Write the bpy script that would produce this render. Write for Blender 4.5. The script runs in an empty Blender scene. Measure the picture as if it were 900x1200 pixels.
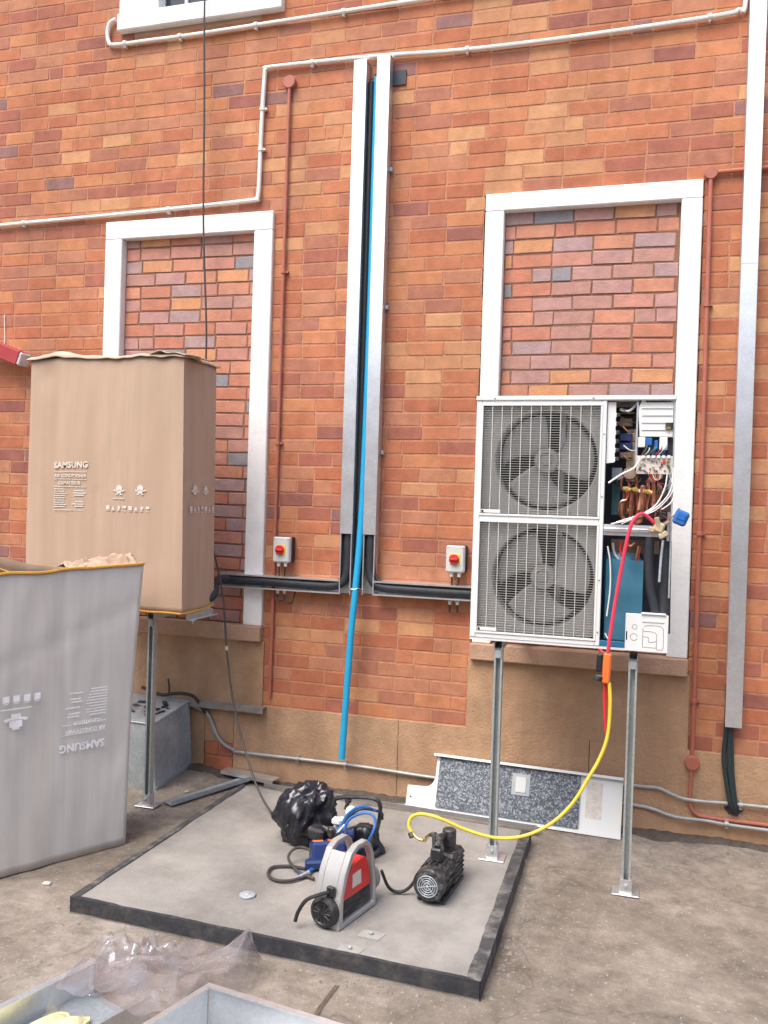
import bpy, bmesh, math, random
from mathutils import Vector, Matrix, noise
random.seed(7)
R = math.radians
scn = bpy.context.scene
col = scn.collection

# ------------------------------------------------------------------ camera
F_PX, YAW, PIT, ROL = 1000.0, R(16.27), R(-.567), R(1.776)
CAM = Vector((0.0, -5.106, 1.834))
fw = Vector((-math.sin(YAW)*math.cos(PIT), math.cos(YAW)*math.cos(PIT), math.sin(PIT)))
_r = fw.cross(Vector((0, 0, 1))).normalized(); _u = _r.cross(fw)
rt = _r*math.cos(ROL) + _u*math.sin(ROL)
up = -_r*math.sin(ROL) + _u*math.cos(ROL)
cd = bpy.data.cameras.new('camera'); cam = bpy.data.objects.new('camera', cd); col.objects.link(cam)
cd.sensor_fit = 'VERTICAL'; cd.sensor_height = 36; cd.sensor_width = 27; cd.lens = F_PX/1200*36
cd.clip_start = .05; cd.clip_end = 1000
m3 = Matrix((rt, up, -fw)).transposed()
cam.matrix_world = Matrix.Translation(CAM) @ m3.to_4x4()
scn.camera = cam

# ------------------------------------------------------------------ sky, sun, exposure
w = bpy.data.worlds.new('World'); scn.world = w; w.use_nodes = True
nt = w.node_tree; nt.nodes.clear()
sky = nt.nodes.new('ShaderNodeTexSky'); sky.sky_type = 'NISHITA'; sky.sun_disc = False
SUN_EL, SUN_AZ = R(58), R(205)          # azimuth clockwise from +Y: behind the camera, a little to its left
sky.sun_elevation = SUN_EL; sky.sun_rotation = SUN_AZ
sky.air_density = 1.0; sky.dust_density = 4.0; sky.ozone_density = 1.0
bg = nt.nodes.new('ShaderNodeBackground'); bg.inputs[1].default_value = .11
wo = nt.nodes.new('ShaderNodeOutputWorld')
nt.links.new(sky.outputs[0], bg.inputs[0]); nt.links.new(bg.outputs[0], wo.inputs[0])
sl = bpy.data.lights.new('sun', 'SUN'); sun = bpy.data.objects.new('sun', sl); col.objects.link(sun)
sl.energy = 1.1; sl.angle = R(34); sl.color = (1, .965, .92)
sd = Vector((math.sin(SUN_AZ)*math.cos(SUN_EL), math.cos(SUN_AZ)*math.cos(SUN_EL), math.sin(SUN_EL)))
sun.rotation_euler = (-sd).to_track_quat('-Z', 'Y').to_euler(); sun.location = (0, -4, 9)
scn.view_settings.view_transform = 'Standard'; scn.view_settings.look = 'None'
scn.view_settings.exposure = 1.46; scn.view_settings.gamma = 1.0; scn.view_settings.use_curve_mapping = False

# ------------------------------------------------------------------ helpers
def at(px, py, Y):
    v = rt*((px-450)/F_PX) - up*((py-600)/F_PX) + fw
    return CAM + v*((Y-CAM.y)/v.y)
def atz(px, py, Z):
    v = rt*((px-450)/F_PX) - up*((py-600)/F_PX) + fw
    return CAM + v*((Z-CAM.z)/v.z)
def proj(p):
    d = Vector(p)-CAM; z = d.dot(fw)
    return 450+F_PX*d.dot(rt)/z, 600-F_PX*d.dot(up)/z, z

ORG = {}
class MB:
    def __init__(s): s.v = []; s.f = []; s.m = []
    def quad(s, pts, mi=0):
        n = len(s.v); s.v += [Vector(p) for p in pts]; s.f.append(tuple(range(n, n+len(pts)))); s.m.append(mi); return s
    def obox(s, c, size, rot=None, mi=0, bev=0):
        c = Vector(c); hx, hy, hz = [a/2 for a in size]
        rot = rot or Matrix.Identity(3)
        b = min(bev, hx*.9, hy*.9, hz*.9); n0 = len(s.v)
        if b <= 0:
            for sx in (-1, 1):
                for sy in (-1, 1):
                    for sz in (-1, 1): s.v.append(c+rot@Vector((sx*hx, sy*hy, sz*hz)))
            for f in ((0,1,3,2),(4,6,7,5),(0,4,5,1),(2,3,7,6),(0,2,6,4),(1,5,7,3)):
                s.f.append(tuple(n0+i for i in f)); s.m.append(mi)
            return s
        idx = {}
        for sx in (-1, 1):
            for sy in (-1, 1):
                for sz in (-1, 1):
                    for a in range(3):
                        h = [hx-b, hy-b, hz-b]; h[a] += b
                        idx[sx, sy, sz, a] = len(s.v); s.v.append(c+rot@Vector((sx*h[0], sy*h[1], sz*h[2])))
        S = (-1, 1)
        def add(*ids): s.f.append(ids); s.m.append(mi)
        for q in S:
            add(*[idx[q, y, z, 0] for y, z in ((-1,-1),(-1,1),(1,1),(1,-1))])
            add(*[idx[x, q, z, 1] for x, z in ((-1,-1),(-1,1),(1,1),(1,-1))])
            add(*[idx[x, y, q, 2] for x, y in ((-1,-1),(-1,1),(1,1),(1,-1))])
        for p in S:
            for q in S:
                add(idx[-1,p,q,1], idx[1,p,q,1], idx[1,p,q,2], idx[-1,p,q,2])
                add(idx[p,-1,q,0], idx[p,1,q,0], idx[p,1,q,2], idx[p,-1,q,2])
                add(idx[p,q,-1,0], idx[p,q,1,0], idx[p,q,1,1], idx[p,q,-1,1])
                for t in S: add(idx[p,q,t,0], idx[p,q,t,1], idx[p,q,t,2])
        return s
    def box(s, x0, x1, y0, y1, z0, z1, mi=0, bev=0):
        return s.obox(((x0+x1)/2, (y0+y1)/2, (z0+z1)/2), (abs(x1-x0), abs(y1-y0), abs(z1-z0)), None, mi, bev)
    def tube(s, pts, r, seg=10, mi=0, sm=6, cap=True):
        P = [Vector(p) for p in pts]
        if sm > 1 and len(P) > 2:
            Q = []
            for i in range(len(P)-1):
                p0 = P[i-1] if i else P[0]*2-P[1]; p1 = P[i]; p2 = P[i+1]
                p3 = P[i+2] if i+2 < len(P) else P[-1]*2-P[-2]
                for k in range(sm):
                    t = k/sm
                    Q.append(.5*((2*p1)+(p2-p0)*t+(2*p0-5*p1+4*p2-p3)*t*t+(3*p1-p0-3*p2+p3)*t**3))
            Q.append(P[-1]); P = Q
        rr = r if callable(r) else (lambda t: r)
        T0 = (P[1]-P[0]).normalized(); N = T0.orthogonal().normalized(); n0 = len(s.v)
        for i, p in enumerate(P):
            T = (P[min(i+1, len(P)-1)]-P[max(i-1, 0)]).normalized()
            N = (N-T*N.dot(T)).normalized(); B = T.cross(N); q = rr(i/(len(P)-1))
            for k in range(seg):
                a = 2*math.pi*k/seg; s.v.append(p+N*(q*math.cos(a))+B*(q*math.sin(a)))
        for i in range(len(P)-1):
            for k in range(seg):
                a = n0+i*seg+k; b = n0+i*seg+(k+1) % seg
                s.f.append((a, b, b+seg, a+seg)); s.m.append(mi)
        if cap:
            s.f.append(tuple(n0+k for k in range(seg))[::-1]); s.m.append(mi)
            e = n0+(len(P)-1)*seg; s.f.append(tuple(e+k for k in range(seg))); s.m.append(mi)
        return s
    def lathe(s, o, axis, prof, seg=24, mi=0):
        o = Vector(o); A = Vector(axis).normalized(); N = A.orthogonal().normalized(); B = A.cross(N); n0 = len(s.v)
        for rad, h in prof:
            for k in range(seg):
                a = 2*math.pi*k/seg; s.v.append(o+A*h+(N*math.cos(a)+B*math.sin(a))*max(rad, 1e-4))
        for i in range(len(prof)-1):
            for k in range(seg):
                a = n0+i*seg+k; b = n0+i*seg+(k+1) % seg
                s.f.append((a, b, b+seg, a+seg)); s.m.append(mi)
        s.f.append(tuple(n0+k for k in range(seg))[::-1]); s.m.append(mi)
        e = n0+(len(prof)-1)*seg; s.f.append(tuple(e+k for k in range(seg))); s.m.append(mi)
        return s
    def prism(s, poly, o, ex, ey, ez, d, mi=0):
        """2-D outline in (ex, ey) from o, extruded d along ez"""
        o, ex, ey, ez = Vector(o), Vector(ex), Vector(ey), Vector(ez); n = len(poly); n0 = len(s.v)
        for k in (0, 1):
            for a, b in poly: s.v.append(o+ex*a+ey*b+ez*(d*k))
        s.f.append(tuple(n0+i for i in range(n))); s.m.append(mi)
        s.f.append(tuple(n0+n+i for i in reversed(range(n)))); s.m.append(mi)
        for i in range(n):
            j = (i+1) % n; s.f.append((n0+i, n0+n+i, n0+n+j, n0+j)); s.m.append(mi)
        return s
    def grid(s, fn, nu, nv, mi=0):
        n0 = len(s.v)
        for j in range(nv+1):
            for i in range(nu+1): s.v.append(Vector(fn(i/nu, j/nv)))
        for j in range(nv):
            for i in range(nu):
                a = n0+j*(nu+1)+i; s.f.append((a, a+1, a+nu+2, a+nu+1)); s.m.append(mi)
        return s
    def build(s, name, mats, parent=None, fix=True, ang=35, origin=None):
        if not isinstance(mats, (list, tuple)): mats = [mats]
        xs = [v.x for v in s.v]; ys = [v.y for v in s.v]; zs = [v.z for v in s.v]
        o = Vector(origin) if origin is not None else Vector(((min(xs)+max(xs))/2, (min(ys)+max(ys))/2, min(zs)))
        me = bpy.data.meshes.new(name)
        me.from_pydata([v-o for v in s.v], [], s.f)
        for m in mats: me.materials.append(m)
        me.polygons.foreach_set('material_index', s.m)
        if fix:
            bm = bmesh.new(); bm.from_mesh(me); bmesh.ops.recalc_face_normals(bm, faces=bm.faces); bm.to_mesh(me); bm.free()
        if ang:
            me.polygons.foreach_set('use_smooth', [True]*len(me.polygons))
            me.set_sharp_from_angle(angle=R(ang))
        ob = bpy.data.objects.new(name, me); col.objects.link(ob)
        place(ob, o, parent)
        return ob
def place(ob, o, parent):
    ORG[ob.name] = Vector(o)
    if parent is not None:
        ob.parent = parent; ob.location = Vector(o)-ORG[parent.name]
    else: ob.location = o
def tag(o, label, cat=None, group=None, kind=None):
    if label: o['label'] = label
    if cat: o['category'] = cat
    if group: o['group'] = group
    if kind: o['kind'] = kind
    return o
def thing(name, loc, label, cat, group=None):
    o = bpy.data.objects.new(name, None); col.objects.link(o); o.empty_display_size = .05
    place(o, Vector(loc), None); return tag(o, label, cat, group)

# ------------------------------------------------------------------ materials
def mat(name, c, rough=.6, metal=0., var=.18, scale=6., bump=0., bscale=60., dirt=None, dirt_amt=.4, dscale=3.,
        stretch=(1, 1, 1), spec=.5, world=False, detail=6., rvar=.0, spangle=0., alpha=None, coat=0., streak=0.):
    m = bpy.data.materials.new(name); m.use_nodes = True; t = m.node_tree; n = t.nodes; L = t.links
    b = n['Principled BSDF']; b.inputs['Roughness'].default_value = rough; b.inputs['Metallic'].default_value = metal
    b.inputs['Specular IOR Level'].default_value = spec
    if coat: b.inputs['Coat Weight'].default_value = coat; b.inputs['Coat Roughness'].default_value = .15
    if world:
        g = n.new('ShaderNodeNewGeometry'); src = g.outputs['Position']
    else:
        tc = n.new('ShaderNodeTexCoord'); oi = n.new('ShaderNodeObjectInfo')
        mu = n.new('ShaderNodeMath'); mu.operation = 'MULTIPLY'; mu.inputs[1].default_value = 37.
        L.new(oi.outputs['Random'], mu.inputs[0])
        ad = n.new('ShaderNodeVectorMath'); ad.operation = 'ADD'; L.new(tc.outputs['Object'], ad.inputs[0]); L.new(mu.outputs[0], ad.inputs[1]); src = ad.outputs[0]
    mp = n.new('ShaderNodeMapping'); mp.inputs['Scale'].default_value = stretch; L.new(src, mp.inputs[0]); src2 = mp.outputs[0]
    nz = n.new('ShaderNodeTexNoise'); nz.inputs['Scale'].default_value = scale; nz.inputs['Detail'].default_value = detail; nz.inputs['Roughness'].default_value = .65
    L.new(src2, nz.inputs['Vector'])
    cr = n.new('ShaderNodeValToRGB'); L.new(nz.outputs['Fac'], cr.inputs[0])
    cr.color_ramp.elements[0].position = .3; cr.color_ramp.elements[1].position = .7
    cr.color_ramp.elements[0].color = tuple(x*(1-var) for x in c)+(1,); cr.color_ramp.elements[1].color = tuple(min(1, x*(1+var)) for x in c)+(1,)
    out = cr.outputs[0]
    if spangle:
        vo = n.new('ShaderNodeTexVoronoi'); vo.inputs['Scale'].default_value = 90.; L.new(src, vo.inputs['Vector'])
        hs = n.new('ShaderNodeSeparateColor'); L.new(vo.outputs['Color'], hs.inputs[0])
        ma = n.new('ShaderNodeMapRange'); ma.inputs['To Min'].default_value = 1-spangle; ma.inputs['To Max'].default_value = 1+spangle; L.new(hs.outputs[0], ma.inputs[0])
        mx = n.new('ShaderNodeMix'); mx.data_type = 'RGBA'; mx.blend_type = 'MULTIPLY'; mx.inputs[0].default_value = 1
        L.new(out, mx.inputs[6]); L.new(ma.outputs[0], mx.inputs[7]); out = mx.outputs[2]
    if dirt:
        n2 = n.new('ShaderNodeTexNoise'); n2.inputs['Scale'].default_value = dscale; n2.inputs['Detail'].default_value = 8.; n2.inputs['Roughness'].default_value = .7; L.new(src2, n2.inputs['Vector'])
        r2 = n.new('ShaderNodeValToRGB'); L.new(n2.outputs['Fac'], r2.inputs[0]); r2.color_ramp.elements[0].position = .48; r2.color_ramp.elements[1].position = .72
        r2.color_ramp.elements[1].color = (dirt_amt,)*3+(1,)
        mx = n.new('ShaderNodeMix'); mx.data_type = 'RGBA'; L.new(r2.outputs[0], mx.inputs[0]); L.new(out, mx.inputs[6]); mx.inputs[7].default_value = tuple(dirt)+(1,); out = mx.outputs[2]
    if streak:
        ms = n.new('ShaderNodeMapping'); ms.inputs['Scale'].default_value = (2.2, 2.2, .45); L.new(src, ms.inputs[0])
        n4 = n.new('ShaderNodeTexNoise'); n4.inputs['Scale'].default_value = 1.3; n4.inputs['Detail'].default_value = 7.; n4.inputs['Roughness'].default_value = .62; L.new(ms.outputs[0], n4.inputs['Vector'])
        m4 = n.new('ShaderNodeMapRange'); m4.inputs['From Min'].default_value = .3; m4.inputs['From Max'].default_value = .7; m4.inputs['To Min'].default_value = 1-streak; m4.inputs['To Max'].default_value = 1+streak*.5; L.new(n4.outputs['Fac'], m4.inputs[0])
        x4 = n.new('ShaderNodeMix'); x4.data_type = 'RGBA'; x4.blend_type = 'MULTIPLY'; x4.inputs[0].default_value = 1; L.new(out, x4.inputs[6]); L.new(m4.outputs[0], x4.inputs[7]); out = x4.outputs[2]
    L.new(out, b.inputs['Base Color'])
    if rvar:
        mr = n.new('ShaderNodeMapRange'); mr.inputs['To Min'].default_value = max(0.02, rough-rvar); mr.inputs['To Max'].default_value = min(1, rough+rvar); L.new(nz.outputs['Fac'], mr.inputs[0]); L.new(mr.outputs[0], b.inputs['Roughness'])
    if bump:
        n3 = n.new('ShaderNodeTexNoise'); n3.inputs['Scale'].default_value = bscale; n3.inputs['Detail'].default_value = 5.; L.new(src, n3.inputs['Vector'])
        bp = n.new('ShaderNodeBump'); bp.inputs['Strength'].default_value = bump; bp.inputs['Distance'].default_value = .01; L.new(n3.outputs['Fac'], bp.inputs['Height']); L.new(bp.outputs[0], b.inputs['Normal'])
    return m

def lin(r, g, b, k=1.):
    return tuple(k*((x/255/12.92) if x/255 <= .04045 else ((x/255+.055)/1.055)**2.4) for x in (r, g, b))
BK = .76
pal = [(206,138,98),(199,127,92),(190,117,86),(177,110,90),(163,104,90),(157,114,108),(217,160,116),(207,149,109),(196,134,103),(184,121,97)]
M_BR = [mat('brick_%d' % i, lin(*c, k=BK), .85, var=.16, scale=9, bump=.18, bscale=70, world=True, dirt=lin(*[min(255, q+22) for q in c], k=BK), dirt_amt=.6, dscale=14, spec=.25, streak=.2) for i, c in enumerate(pal)]
pal2 = [(210,146,118),(204,144,126),(196,150,140),(184,152,148),(156,150,152),(218,156,114),(202,134,108),(192,144,130)]
M_BI = [mat('infill_brick_%d' % i, lin(*c, k=.80), .85, var=.15, scale=12, bump=.3, bscale=90, world=True, dirt=lin(150,130,126, k=BK), dirt_amt=.35, dscale=20, spec=.25) for i, c in enumerate(pal2)]
M_MORT = mat('mortar', lin(206,148,114, k=.74), .95, var=.12, scale=18, bump=.5, bscale=120, world=True, dirt=lin(170,112,90), dirt_amt=.35, dscale=7, streak=.18)
M_MORT2 = mat('mortar_brown', lin(152,112,92, k=.72), .95, var=.2, scale=18, bump=.5, bscale=120, world=True)
M_REND = mat('tan_render', lin(194,158,126, k=.80), .95, var=.18, scale=5, bump=.5, bscale=75, world=True, dirt=lin(150,112,84), dirt_amt=.6, dscale=2.4, spec=.2, streak=.22)
M_SILL = mat('sill_cement', lin(200,164,138, k=.78), .9, var=.2, scale=8, bump=.5, bscale=80, world=True, dirt=lin(120,92,76), dirt_amt=.5, dscale=4, spec=.2)
M_WHITE = mat('white_plaster_paint', (.80, .79, .77), .6, var=.05, scale=5, bump=.2, bscale=40, world=True, dirt=(.5,.46,.42), dirt_amt=.3, dscale=9, streak=.07)
M_PAD = mat('pad_concrete', lin(172,168,162, k=.70), .9, var=.16, scale=4, bump=.35, bscale=110, world=True, dirt=lin(136,130,122, k=.62), dirt_amt=.8, dscale=1.6, spec=.25, streak=.14)
M_GALV = mat('galvanised_steel', (.74, .75, .76), .33, metal=.78, var=.06, scale=10, spangle=.05, rvar=.06, dirt=(.55,.55,.55), dirt_amt=.3, dscale=6)
M_GALVD = mat('dull_galvanised', (.42, .47, .50), .55, metal=.45, var=.2, scale=5, spangle=.1, rvar=.1, dirt=(.25,.24,.22), dirt_amt=.6, dscale=4)
M_STRUT = mat('strut_steel', (.50, .55, .55), .45, metal=.65, var=.12, scale=9, spangle=.08)
M_COND = mat('dull_conduit', (.34,.345,.34), .55, metal=.4, var=.2, scale=8, dirt=(.22,.19,.16), dirt_amt=.5, dscale=6)
M_PVCW = mat('white_conduit', (.74, .71, .66), .45, var=.06, scale=9)
M_BRN = mat('painted_pipe', lin(184,108,88, k=.78), .6, var=.1, scale=10)
M_BLUE = mat('blue_pipe', (.015,.34,.60), .4, var=.06, scale=8)
M_FOAM = mat('black_pipe_foam', (.022,.025,.032), .6, var=.3, scale=20, bump=.15, bscale=60)
M_BLACK = mat('black_plastic', (.018,.018,.02), .45, var=.3, scale=10, dirt=(.17,.165,.155), dirt_amt=.6, dscale=14)
M_PUMP = mat('grimy_black', (.022,.022,.024), .5, var=.4, scale=18, dirt=(.24,.23,.215), dirt_amt=.75, dscale=26)
M_RUB = mat('black_rubber', (.02,.02,.022), .6, var=.2)
M_CARD = mat('brown_cardboard', lin(204,176,152, k=.76), .9, var=.07, scale=4, stretch=(9, 9, .6), bump=.15, bscale=12, dirt=lin(178,146,120, k=.70), dirt_amt=.5, dscale=.5, spec=.2)
M_CARDE = mat('cardboard_edge_tape', lin(214,160,60, k=.8), .7, var=.12, scale=12)
M_CARDL = mat('cardboard_fold', lin(205,182,160, k=.85), .9, var=.12, scale=7, spec=.2)
M_CARDG = mat('grey_cardboard', lin(218,213,206, k=.88), .9, var=.06, scale=3, stretch=(7, 7, .5), bump=.15, bscale=10, dirt=lin(200,188,174, k=.9), dirt_amt=.6, dscale=.6, spec=.25)
M_PRINT = mat('white_print', (.62,.57,.50), .8, var=.15, scale=30)
M_PRINTG = mat('pale_print', (.84,.84,.84), .8, var=.15, scale=30)
M_UNIT = mat('unit_paint', (.70,.71,.69), .4, var=.03, scale=5, dirt=(.55,.54,.5), dirt_amt=.2, dscale=5)
M_SHRD = mat('fan_shroud', (.40,.39,.36), .55, var=.08, scale=6)
M_SLAT = mat('grille_slats', (.44,.43,.40), .45, var=.05)
M_BLADE = mat('fan_blade', (.31,.305,.285), .5, var=.08, scale=5)
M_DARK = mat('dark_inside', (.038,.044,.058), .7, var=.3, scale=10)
M_FIN = mat('coil_fins', (.010,.012,.022), .45, metal=.3, var=.25, scale=40)
M_COPP = mat('copper', (.66,.29,.18), .34, metal=1., var=.35, scale=20, dirt=(.12,.06,.045), dirt_amt=.9, dscale=15)
M_BRASS = mat('brass', (.75,.55,.18), .3, metal=1., var=.15, scale=20)
M_JACK = mat('compressor_jacket', (.03,.125,.19), .5, var=.15, scale=6)
M_BASEB = mat('blue_base_paint', (.02,.14,.28), .45, var=.12, scale=6)
M_PCB = mat('circuit_board', (.62,.55,.47), .6, var=.25, scale=30)
M_PCBG = mat('green_board', (.04,.12,.13), .5, var=.3, scale=30)
M_TAN = mat('tan_tape', (.42,.34,.22), .7, var=.3, scale=20)
M_BRNP = mat('brown_part', (.16,.10,.07), .6, var=.3, scale=20)
M_RED = mat('red_plastic', (.62,.03,.03), .4, var=.1, scale=8)
M_REDH = mat('red_hose', (.70,.045,.09), .4, var=.08, scale=8)
M_YELH = mat('yellow_hose', (.72,.53,.05), .45, var=.08, scale=8)
M_YEL = mat('yellow_plate', (.85,.60,.02), .45, var=.04)
M_ORNG = mat('orange_plastic', (.85,.17,.03), .45, var=.08)
M_BLUEP = mat('blue_plastic', (.02,.12,.38), .4, var=.2, scale=10)
M_NAVY = mat('navy_case', (.015,.035,.13), .4, var=.2, scale=10)
M_SILV = mat('silver_plastic', (.42,.42,.41), .4, metal=.35, var=.08, scale=9, dirt=(.3,.29,.27), dirt_amt=.4, dscale=8)
M_GREY = mat('light_grey_plastic', (.58,.59,.57), .5, var=.05, scale=9)
M_CAB = mat('brown_cable', (.05,.042,.038), .6, var=.2)
M_GLASS = mat('window_glass', (.03,.04,.05), .08, var=.2, scale=3)
M_REDB = mat('red_steel_paint', (.36,.03,.035), .5, var=.12, scale=8, dirt=(.25,.06,.05), dirt_amt=.4)
M_CHIP = mat('white_chip', (.52,.5,.46), .8, var=.2, scale=20)
M_STONE = mat('small_stones', (.20,.18,.16), .9, var=.35, scale=20, world=True)
M_PATCH = mat('pale_cement', lin(174,170,164, k=.74), .9, var=.12, scale=20)
M_FOAMY = mat('yellow_foam', (.74,.70,.40), .9, var=.18, scale=9, bump=.6, bscale=40)

def ground_mat():
    m = bpy.data.materials.new('yard_ground'); m.use_nodes = True; t = m.node_tree; n = t.nodes; L = t.links
    b = n['Principled BSDF']; b.inputs['Roughness'].default_value = .92; b.inputs['Specular IOR Level'].default_value = .2
    g = n.new('ShaderNodeNewGeometry')
    def nz(s, d=8, r=.65):
        x = n.new('ShaderNodeTexNoise'); x.inputs['Scale'].default_value = s; x.inputs['Detail'].default_value = d; x.inputs['Roughness'].default_value = r; L.new(g.outputs['Position'], x.inputs['Vector']); return x
    a = nz(1.3); cr = n.new('ShaderNodeValToRGB'); L.new(a.outputs['Fac'], cr.inputs[0])
    e = cr.color_ramp.elements; e[0].position = .32; e[0].color = lin(132,123,112, k=.72)+(1,); e[1].position = .68; e[1].color = lin(184,175,164, k=.74)+(1,)
    q = e.new(.5); q.color = lin(160,150,138, k=.72)+(1,)
    a2 = nz(9, 10, .75); c2 = n.new('ShaderNodeValToRGB'); L.new(a2.outputs['Fac'], c2.inputs[0]); c2.color_ramp.elements[0].position = .35; c2.color_ramp.elements[0].color = (.62,.6,.58,1); c2.color_ramp.elements[1].position = .66; c2.color_ramp.elements[1].color = (1.12,1.1,1.08,1)
    mx = n.new('ShaderNodeMix'); mx.data_type = 'RGBA'; mx.blend_type = 'MULTIPLY'; mx.inputs[0].default_value = 1; L.new(cr.outputs[0], mx.inputs[6]); L.new(c2.outputs[0], mx.inputs[7])
    a3 = nz(60, 4); c3 = n.new('ShaderNodeValToRGB'); L.new(a3.outputs['Fac'], c3.inputs[0]); c3.color_ramp.elements[0].position = .60; c3.color_ramp.elements[1].position = .7
    m2 = n.new('ShaderNodeMix'); m2.data_type = 'RGBA'; L.new(c3.outputs[0], m2.inputs[0]); L.new(mx.outputs[2], m2.inputs[6]); m2.inputs[7].default_value = lin(196,182,168, k=.75)+(1,)
    dn = nz(3.5, 3); sc_ = n.new('ShaderNodeVectorMath'); sc_.operation = 'SCALE'; sc_.inputs['Scale'].default_value = .35; L.new(dn.outputs['Color'], sc_.inputs[0])
    av = n.new('ShaderNodeVectorMath'); L.new(g.outputs['Position'], av.inputs[0]); L.new(sc_.outputs[0], av.inputs[1])
    vo = n.new('ShaderNodeTexVoronoi'); vo.feature = 'DISTANCE_TO_EDGE'; vo.inputs['Scale'].default_value = .75; L.new(av.outputs[0], vo.inputs['Vector'])
    cm = n.new('ShaderNodeMapRange'); cm.inputs['From Min'].default_value = .0015; cm.inputs['From Max'].default_value = .006; cm.inputs['To Min'].default_value = .78; cm.inputs['To Max'].default_value = 1; L.new(vo.outputs['Distance'], cm.inputs[0])
    m5 = n.new('ShaderNodeMix'); m5.data_type = 'RGBA'; m5.blend_type = 'MULTIPLY'; m5.inputs[0].default_value = 1; L.new(m2.outputs[2], m5.inputs[6]); L.new(cm.outputs[0], m5.inputs[7])
    L.new(m5.outputs[2], b.inputs['Base Color'])
    ad = n.new('ShaderNodeMath'); L.new(a2.outputs['Fac'], ad.inputs[0]); L.new(a3.outputs['Fac'], ad.inputs[1])
    bp = n.new('ShaderNodeBump'); bp.inputs['Strength'].default_value = .5; bp.inputs['Distance'].default_value = .012; L.new(ad.outputs[0], bp.inputs['Height']); L.new(bp.outputs[0], b.inputs['Normal'])
    return m
M_GROUND = ground_mat()

def edge_mat():
    m = mat('bitumen_edge', (.028,.03,.036), .7, var=.3, scale=12, world=True, bump=.4, bscale=50, dirt=lin(140,132,124, k=.6), dirt_amt=.45, dscale=11); return m
M_EDGE = edge_mat()
M_EDGEW = mat('worn_bitumen', (.050,.050,.052), .8, var=.35, scale=14, world=True, bump=.4, bscale=50, dirt=lin(160,154,146, k=.75), dirt_amt=.9, dscale=9)
def clear_plastic():
    m = bpy.data.materials.new('clear_plastic_film'); m.use_nodes = True; t = m.node_tree; n = t.nodes; L = t.links
    n.remove(n['Principled BSDF'])
    tr = n.new('ShaderNodeBsdfTransparent'); tr.inputs[0].default_value = (.93,.915,.925,1)
    df = n.new('ShaderNodeBsdfDiffuse'); df.inputs[0].default_value = (.55,.52,.54,1)
    gl = n.new('ShaderNodeBsdfGlossy'); gl.inputs['Roughness'].default_value = .10; gl.inputs[0].default_value = (1, 1, 1, 1)
    tc = n.new('ShaderNodeTexCoord'); nz = n.new('ShaderNodeTexNoise'); nz.inputs['Scale'].default_value = 13; nz.inputs['Detail'].default_value = 2.5; nz.inputs['Distortion'].default_value = .8; L.new(tc.outputs['Object'], nz.inputs['Vector'])
    bp = n.new('ShaderNodeBump'); bp.inputs['Strength'].default_value = .55; bp.inputs['Distance'].default_value = .02; L.new(nz.outputs['Fac'], bp.inputs['Height']); L.new(bp.outputs[0], gl.inputs['Normal'])
    m1 = n.new('ShaderNodeMixShader'); m1.inputs[0].default_value = .17; L.new(tr.outputs[0], m1.inputs[1]); L.new(df.outputs[0], m1.inputs[2])
    lw = n.new('ShaderNodeLayerWeight'); lw.inputs[0].default_value = .5
    pw = n.new('ShaderNodeMath'); pw.operation = 'POWER'; pw.inputs[1].default_value = 3.; L.new(lw.outputs['Facing'], pw.inputs[0])
    fr = n.new('ShaderNodeMapRange'); fr.inputs['To Min'].default_value = .07; fr.inputs['To Max'].default_value = .55; L.new(pw.outputs[0], fr.inputs[0])
    m2 = n.new('ShaderNodeMixShader'); L.new(fr.outputs[0], m2.inputs[0]); L.new(m1.outputs[0], m2.inputs[1]); L.new(gl.outputs[0], m2.inputs[2])
    L.new(m2.outputs[0], n['Material Output'].inputs[0]); return m
M_FILM = clear_plastic()
def insul_mat():
    m = bpy.data.materials.new('speckled_insulation'); m.use_nodes = True; t = m.node_tree; n = t.nodes; L = t.links
    b = n['Principled BSDF']; b.inputs['Roughness'].default_value = .9
    tc = n.new('ShaderNodeTexCoord'); v = n.new('ShaderNodeTexVoronoi'); v.inputs['Scale'].default_value = 130; L.new(tc.outputs['Object'], v.inputs['Vector'])
    s = n.new('ShaderNodeSeparateColor'); L.new(v.outputs['Color'], s.inputs[0]); c = n.new('ShaderNodeValToRGB'); L.new(s.outputs[0], c.inputs[0])
    c.color_ramp.elements[0].color = (.06,.07,.085,1); c.color_ramp.elements[1].color = (.34,.36,.38,1); e = c.color_ramp.elements.new(.55); e.color = (.12,.14,.165,1)
    L.new(c.outputs[0], b.inputs['Base Color'])
    bp = n.new('ShaderNodeBump'); bp.inputs['Strength'].default_value = .6; L.new(v.outputs['Distance'], bp.inputs['Height']); L.new(bp.outputs[0], b.inputs['Normal']); return m
M_INS = insul_mat()
def bag_mat():
    m = mat('black_bag_plastic', (.014,.015,.022), .30, var=.3, scale=8, spec=.6); return m
M_BAG = bag_mat()

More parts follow.
